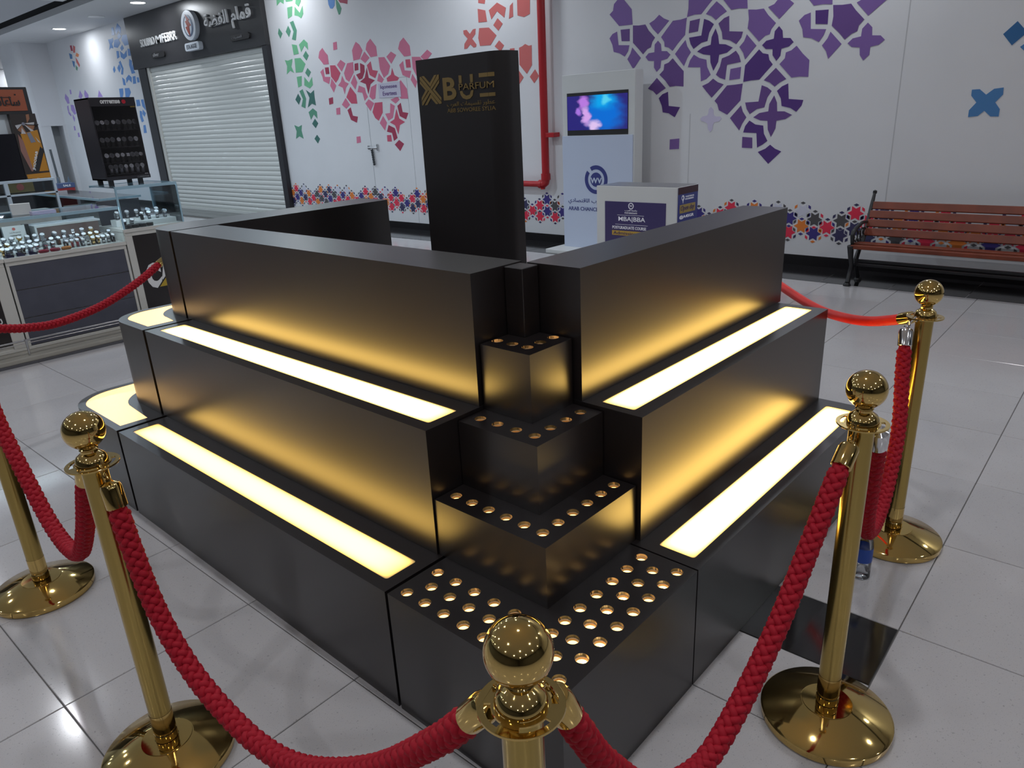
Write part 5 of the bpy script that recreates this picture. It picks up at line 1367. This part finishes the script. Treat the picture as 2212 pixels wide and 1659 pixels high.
# main case: four rows on the left half, two on the right half
STY = [(0.019, False, 32, WCASE, DIALW, WCASE), (0.0165, False, 30, WCASE, DIALW, STRAPB), (0.019, False, 34, WGOLD, DIALW, WGOLD), (0.017, True, 34, WCASE, DIALW, WCASE),
       (0.0185, False, 36, WCASE, DIALD, WCASE), (0.017, False, 34, WCASE, DIALW, STRAPN), (0.018, False, 36, WDARK, DIALW, WCASE), (0.016, False, 30, WCASE, DIALW, STRAPR)]
SN = ['steel watch with white dial', 'steel watch on black strap', 'gold watch with white dial', 'square steel watch', 'steel watch with dark dial', 'steel watch on brown strap', 'gunmetal watch with white dial', 'small watch on red strap']
seqs = [('front row near the navy wedges', 5.850, 0.7755, [0.575, 0.650, 0.735], [0, 0, 0]),
        ('second row behind the navy wedges', 5.885, 0.7755, [0.553, 0.607, 0.690, 0.785, 0.850, 0.902], [2, 6, 0, 0, 4, 3]),
        ('first step of the case', 5.965, 0.8005, [0.56, 0.610, 0.662, 0.714, 0.766, 0.818, 0.870, 0.922, 0.974], [0, 2, 3, 0, 6, 0, 4, 0, 5]),
        ('second step of the case', 6.070, 0.8305, [0.565, 0.62, 0.675, 0.73, 0.785, 0.84, 0.895], [3, 0, 0, 2, 0, 6, 0]),
        ('front row of the pale tray', 5.875, 0.7755, [1.000, 1.040, 1.080, 1.120, 1.160, 1.200, 1.240, 1.280, 1.320, 1.360], [1, 7, 7, 3, 4, 2, 2, 6, 3, 1]),
        ('brown backing of the pale tray', 5.985, 0.8005, [1.025, 1.075, 1.125, 1.175, 1.225, 1.275, 1.325, 1.372], [3, 3, 5, 0, 2, 2, 4, 1]),
        ('upper step before the brown backing', 6.085, 0.8305, [0.99, 1.06, 1.13, 1.20, 1.27], [6, 0, 3, 0, 2])]
for nm, y, z, xs, ks in seqs:
    for i, (x, k) in enumerate(zip(xs, ks)):
        watch(x, y, z, STY[k], '%s, %s in the %s' % (SN[k], ORD[i], nm), 'watches in the %s' % nm, rz=rnd.uniform(-0.35, 0.35))
# taller case
for i, (x, y, k, z) in enumerate(((1.475, 5.87, 1, 0.8725), (1.50, 5.95, 2, 0.8725), (1.56, 5.93, 0, 0.8725), (1.50, 6.07, 0, 0.9305), (1.585, 6.07, 6, 0.9305), (1.655, 5.94, 1, 0.9155), (1.665, 6.07, 0, 0.9305),
                                  (1.72, 5.95, 0, 0.9155), (1.765, 6.07, 4, 0.9305), (1.79, 5.95, 0, 0.9155), (1.86, 5.95, 4, 0.9155), (1.845, 6.08, 0, 0.9305))):
    watch(x, y, z, STY[k], '%s, %s from the left inside the taller case' % (SN[k], ORD[i]), 'watches inside the taller glass case', rz=rnd.uniform(-0.3, 0.3))
# round black tins, trays, wedges
tin = MB().lathe([(0.027, 0.0005), (0.028, 0.003), (0.028, 0.016), (0.029, 0.018), (0.029, 0.026), (0.026, 0.028)], 20).mesh('watch_tin', BLACKFLAT, smooth=40)
for i, (x, y) in enumerate(((1.482, 5.832), (1.545, 5.836), (1.607, 5.838), (1.668, 5.842), (1.525, 5.885), (1.590, 5.878))):
    tag(link('watch_tin', tin, None, loc=(x, y, 0.8725)), 'round black tin, %s from the left at the front of the taller case' % ORD[i], 'tin', 'round black tins in the taller case')
def cushion(col, name):
    mb = MB().lathe([(0.030, 0.0005), (0.036, 0.006), (0.036, 0.018), (0.030, 0.024), (0.014, 0.024), (0.014, 0.010)], 18)
    mb.v = [(a * 1.05, b * 0.7, c) for a, b, c in mb.v]
    return mb.mesh(name, col, smooth=50)
CR = cushion(mat('tray_red', (0.28, 0.008, 0.03), 0.4), 'ring_tray'); CO = cushion(mat('tray_orange', (0.50, 0.17, 0.03), 0.4), 'ring_tray')
tag(link('ring_tray', CR, None, loc=(0.812, 5.833, 0.7755)), 'red oval tray, the one next to the navy wedges', 'tray', 'oval trays at the front of the watch case')
tag(link('ring_tray', CR, None, loc=(0.895, 5.835, 0.7755)), 'red oval tray next to the orange one', 'tray', 'oval trays at the front of the watch case')
tag(link('ring_tray', CO, None, loc=(0.978, 5.838, 0.7755)), 'orange oval tray at the front of the watch case', 'tray', 'oval trays at the front of the watch case')
wd = MB().prism([(-0.026, 0.0005), (0.026, 0.0005), (0.026, 0.012), (-0.026, 0.030)], lambda a, b, d: (a, d, b), 0, 0.03).mesh('watch_wedge', mat('wedge_navy', (0.025, 0.025, 0.08), 0.5))
for i, x in enumerate((0.575, 0.650, 0.735)):
    tag(link('watch_wedge', wd, None, loc=(x, 5.818, 0.7755)), 'navy wedge stand, %s from the left at the case front' % ORD[i], 'wedge', 'navy wedges at the front of the watch case')
# cards and boxes
t = thing('price_card', 'white standing card with red mark and two printed lines', 'card', (0.715, 6.18, 0.7755))
mb = MB(); mb.box(0.655, 6.178, 0.776, 0.815, 6.184, 0.975); part('card', mb, PANELW, t, bevel=0.001)
text('lettering', 'Les Projects', fYn(6.178), 0.70, 0.915, 0.778, 0.928, STRAPB, t, 0.001)
text('lettering', 'connectlab', fYn(6.178), 0.70, 0.893, 0.778, 0.906, STRAPB, t, 0.001, bold=0.02)
mb = MB(); mb.prism(circ(0.735, 0.950, 0.012, 12), fYn(6.178), 0, 0.001); part('mark', mb, mat('mark_red', (0.5, 0.12, 0.10), 0.5), t)
mb = MB(); mb.box(0.50, 6.178, 0.776, 0.628, 6.30, 0.955); o = part('card_box', mb, PANELW, None, bevel=0.002); tag(o, 'plain white box standing behind the watches at the frame edge', 'box')
mb = MB(); mb.box(0.632, 6.24, 0.776, 0.66, 6.30, 0.96); o = part('dark_gap', mb, STRAPB, None); tag(o, 'black block put in as dark gap between the white box and the printed card', 'card')  # black block put in where there is only a dark gap
mb = MB(); mb.box(0.823, 6.24, 0.776, 0.862, 6.30, 0.97); o = part('dark_gap', mb, STRAPB, None); tag(o, 'narrow black block put in as dark gap beside the white shelf', 'card')  # second added block, darkening the gap before the shelf
ZT = 1.0635
mb = MB(); mb.prism([(0.72, 6.05), (0.845, 6.00), (0.865, 6.07), (0.74, 6.12)], fZ(ZT), 0, 0.085); o = part('paper_box', mb, PANELW, None, bevel=0.002); tag(o, 'white paper box lying on the glass top', 'box')
mb = MB(); mb.box(0.815, 5.88, ZT, 0.985, 5.95, ZT + 0.026); o = part('lilac_box', mb, mat('lilac', (0.36, 0.34, 0.48), 0.5), None, bevel=0.002); tag(o, 'flat lilac box on the glass top', 'box')
mb = MB().lathe([(0.014, 0.0), (0.028, 0.010), (0.032, 0.024), (0.030, 0.024), (0.026, 0.012), (0.001, 0.004)], 20, (0.595, 5.86, ZT)); o = part('glass_bowl', mb, WCASE, None, smooth=40); tag(o, 'small silver bowl on the glass top', 'bowl')

# ---- second row of cases behind
t = thing('back_case', 'framed glass case at the back with a paler shelf', 'display case', (0.9, 8.0, 0))
mb = MB(); mb.box(-0.2, 7.62, 0.0015, 1.53, 8.05, 0.95); part('carcass', mb, FRAMEW, t, bevel=0.003)
WF = mat('pale_blue_frame', (0.50, 0.58, 0.66), 0.3)
for a in ((-0.2, 7.55, 1.238, 1.535, 7.60, 1.262), (-0.2, 7.55, 1.118, 1.535, 7.58, 1.134), (1.515, 7.55, 0.95, 1.535, 7.58, 1.24), (1.09, 7.55, 0.95, 1.125, 7.58, 1.24), (0.62, 7.55, 0.95, 0.65, 7.58, 1.24)):
    mb = MB(); mb.box(*a); part('frame_bar', mb, WF, t, bevel=0.002)
mb = MB(); mb.box(-0.2, 7.60, 1.24, 1.535, 8.05, 1.25); part('top_pane', mb, GLASS, t)
mb = MB(); mb.box(-0.2, 7.58, 0.95, 1.53, 7.585, 1.24); part('front_pane', mb, GLASS, t)
mb = MB(); mb.box(-0.2, 7.60, 1.12, 1.53, 8.05, 1.13); part('shelf', mb, GLASS, t)
mb = MB(); mb.box(1.18, 7.85, 1.135, 1.42, 7.88, 1.225); o = part('picture_box', mb, mat('box_yellow', (0.25, 0.16, 0.06), 0.5), None); tag(o, 'tan box with a red disc inside the back case', 'box')
mb = MB(); mb.prism(circ(1.30, 1.185, 0.033, 16), fYn(7.85), 0, 0.002); part('red_disc', mb, mat('mark_red', (0.5, 0.12, 0.10), 0.5), o)
for i, x in enumerate((0.95, 1.02)):
    pass
t = thing('corner_case', 'low glass case with sheer top running back beside the aisle', 'display case', (1.5, 7.0, 0))
mb = MB(); mb.box(1.62, 6.75, 0.0015, 2.0, 8.7, 0.80); part('carcass', mb, FRAMEW, t, bevel=0.003)
mb = MB(); mb.box(1.62, 6.75, 1.06, 2.0, 8.7, 1.068); part('top_pane', mb, GLASS, t)
mb = MB(); mb.box(1.615, 6.75, 0.80, 1.62, 8.7, 1.06); part('side_pane', mb, GLASS, t)
mb = MB(); mb.box(1.612, 6.745, 1.052, 1.624, 8.7, 1.072); part('edge_strip', mb, GLASSE, t)
mb = MB(); mb.box(1.62, 6.742, 1.052, 2.0, 6.752, 1.072); part('edge_strip', mb, GLASSE, t)

# ================================================================ ORANGE SHOP STAND AND FAR THINGS
t = thing('orange_stand', 'dark shop stand with orange sign and poster of an orange parcel', 'shop stand', (1.2, 10.3, 0))
DK = mat('stand_dark', (0.022, 0.020, 0.022), 0.4)
YS = 10.0
mb = MB(); mb.box(-1.8, YS, 0.0015, 2.235, YS + 0.6, 1.165); part('carcass', mb, DK, t, bevel=0.003)
mb = MB(); mb.box(-1.8, YS, 1.93, 2.21, YS + 0.6, 2.235); part('header', mb, DK, t, bevel=0.004)
OR = mat('sign_orange', (0.36, 0.085, 0.035), 0.4)
mb = MB(); mb.box(-1.8, YS - 0.01, 1.965, 2.165, YS, 2.205); part('sign_panel', mb, OR, t)
text('lettering', arabic('ساعات فاتحة'), fYn(YS - 0.01), 1.55, 2.02, 2.10, 2.13, DK, t, 0.01, bold=0.02)
mb = MB(); mb.box(2.06, YS - 0.018, 2.14, 2.075, YS - 0.01, 2.155); mb.box(1.86, YS - 0.018, 2.115, 2.02, YS - 0.01, 2.122); part('lettering', mb, DK, t)
mb = MB(); mb.box(-1.8, YS, 1.165, 1.96, YS + 0.02, 1.705); part('dark_screen', mb, mat('screen_dark', (0.012, 0.012, 0.016), 0.15), t)
mb = MB(); mb.box(-1.8, YS + 0.10, 1.705, 1.965, YS + 0.14, 1.93); part('white_back', mb, mat('backing_white', (0.75, 0.78, 0.80), 0.5), t)  # plain white board, one even colour
mb = MB(); mb.box(1.955, YS, 1.165, 2.235, YS + 0.6, 1.93); part('poster_panel', mb, mat('poster_black', (0.035, 0.025, 0.022), 0.4), t)
fo = fYn(YS)
ORG = mat('poster_orange', (0.52, 0.22, 0.02), 0.4)
def pp(lst):   # poster outline given in the plane of the stand front
    return lst
mb = MB(); mb.prism([(2.02, 1.70), (2.215, 1.74), (2.222, 1.53), (2.10, 1.25), (2.05, 1.25)], fo, 0, 0.003); mb.prism([(2.12, 1.25), (2.228, 1.25), (2.224, 1.47)], fo, 0, 0.003); part('parcel_print', mb, ORG, t)
mb = MB(); mb.prism([(1.975, 1.168), (2.233, 1.168), (2.231, 1.23), (1.97, 1.222)], fo, 0, 0.003); part('orange_base', mb, ORG, t)
mb = MB(); mb.prism([(2.045, 1.245), (2.105, 1.245), (2.225, 1.50), (2.20, 1.545)], fo, 0.003, 0.005); part('black_band', mb, DK, t)
def fdiag(a, b, d):
    u = Vector((0.100, 0.262)).normalized(); w = Vector((-u.y, u.x))
    p = Vector((2.082, 1.262)) + u * a + w * b
    return (p.x, YS - 0.005 - d, p.y)
text('lettering', 'JHOOBAB', fdiag, 0.0, 0.0, 0.235, 0.035, LETTER, t, 0.002, bold=0.03)
BOWW = mat('bow_white', (0.55, 0.52, 0.52), 0.5); BOWO = mat('bow_brown', (0.33, 0.14, 0.07), 0.5); BOWG = mat('bow_grey', (0.22, 0.22, 0.27), 0.5); SKIN = mat('print_skin', (0.30, 0.14, 0.11), 0.5)
mb = MB(); mb.prism([(1.985, 1.80), (2.07, 1.815), (2.0, 1.755)], fo, 0.003, 0.006); mb.prism([(2.08, 1.815), (2.175, 1.73), (2.14, 1.725)], fo, 0.003, 0.006); mb.prism([(2.09, 1.82), (2.20, 1.83), (2.195, 1.80), (2.12, 1.808)], fo, 0.003, 0.006); mb.prism([(2.03, 1.70), (2.05, 1.77), (2.08, 1.70)], fo, 0.003, 0.006); mb.prism([(2.17, 1.66), (2.215, 1.585), (2.19, 1.60)], fo, 0.003, 0.006); part('ribbon_print', mb, BOWW, t)
mb = MB(); mb.prism([(2.00, 1.745), (2.06, 1.80), (2.09, 1.70), (2.06, 1.69)], fo, 0.002, 0.004); mb.prism([(2.12, 1.82), (2.13, 1.92), (2.165, 1.925), (2.16, 1.87)], fo, 0.002, 0.004); mb.prism([(2.08, 1.80), (2.20, 1.79), (2.17, 1.74)], fo, 0.001, 0.003); part('ribbon_print', mb, BOWO, t)
mb = MB(); mb.prism([(2.09, 1.71), (2.13, 1.715), (2.165, 1.60), (2.11, 1.59)], fo, 0.003, 0.006); part('tassel_print', mb, BOWG, t)
mb = MB(); mb.prism(circ(2.077, 1.815, 0.018, 12), fo, 0.004, 0.009); part('knot_print', mb, BOWG, t)
mb = MB(); mb.prism([(1.99, 1.70), (2.03, 1.62), (2.06, 1.26), (2.035, 1.255), (2.00, 1.40), (1.975, 1.50)], fo, 0.001, 0.004); part('arm_print', mb, SKIN, t)
mb = MB().lathe([(0.001, -0.012), (0.022, -0.008), (0.022, 0.008), (0.001, 0.012)], 12, (2.215, YS - 0.015, 1.80)); o = part('knob', mb, DK, t)

t = thing('promo_stand', 'small red promotion stand with a blue printed top', 'stand', (4.26, 16.1, 0))
mb = MB(); mb.box(4.10, 16.0, 0.0015, 4.40, 16.3, 0.70); part('red_front', mb, mat('promo_red', (0.30, 0.018, 0.022), 0.45), t, bevel=0.004)
mb = MB(); mb.box(4.09, 15.99, 0.70, 4.41, 16.31, 0.79); part('blue_band', mb, mat('promo_blue', (0.06, 0.09, 0.20), 0.45), t, bevel=0.003)
text('lettering', 'SALE', fYn(15.99), 4.19, 0.725, 4.33, 0.765, LETTER, t, 0.004, bold=0.02)
t = thing('folded_parasol', 'slim grey folded pole standing behind the red promotion stand', 'parasol', (4.27, 16.55, 0))
mb = MB(); mb.tube([(4.285, 16.5, 0.0015), (4.285, 16.5, 0.9)], 0.035, 12); part('sleeve', mb, mat('pole_grey', (0.22, 0.23, 0.24), 0.4), t, smooth=40)
mb = MB(); mb.tube([(4.285, 16.5, 0.9), (4.275, 16.5, 1.44)], 0.022, 12); part('pole', mb, mat('pole_dark', (0.10, 0.11, 0.12), 0.4), t, smooth=40)
for i, x in enumerate((4.17, 4.37)):
    mb = MB().lathe([(0.035, 0.79), (0.001, 0.92)], 8, (x, 16.15, 0)); o = part('cone_card', mb, mat('cone_slate', (0.08, 0.12, 0.17), 0.5), None); tag(o, 'small slate pointed card, the %s one on the red stand' % ('nearer the shop stand' , 'nearer the mural wall')[i], 'card', 'pointed cards on the red stand')
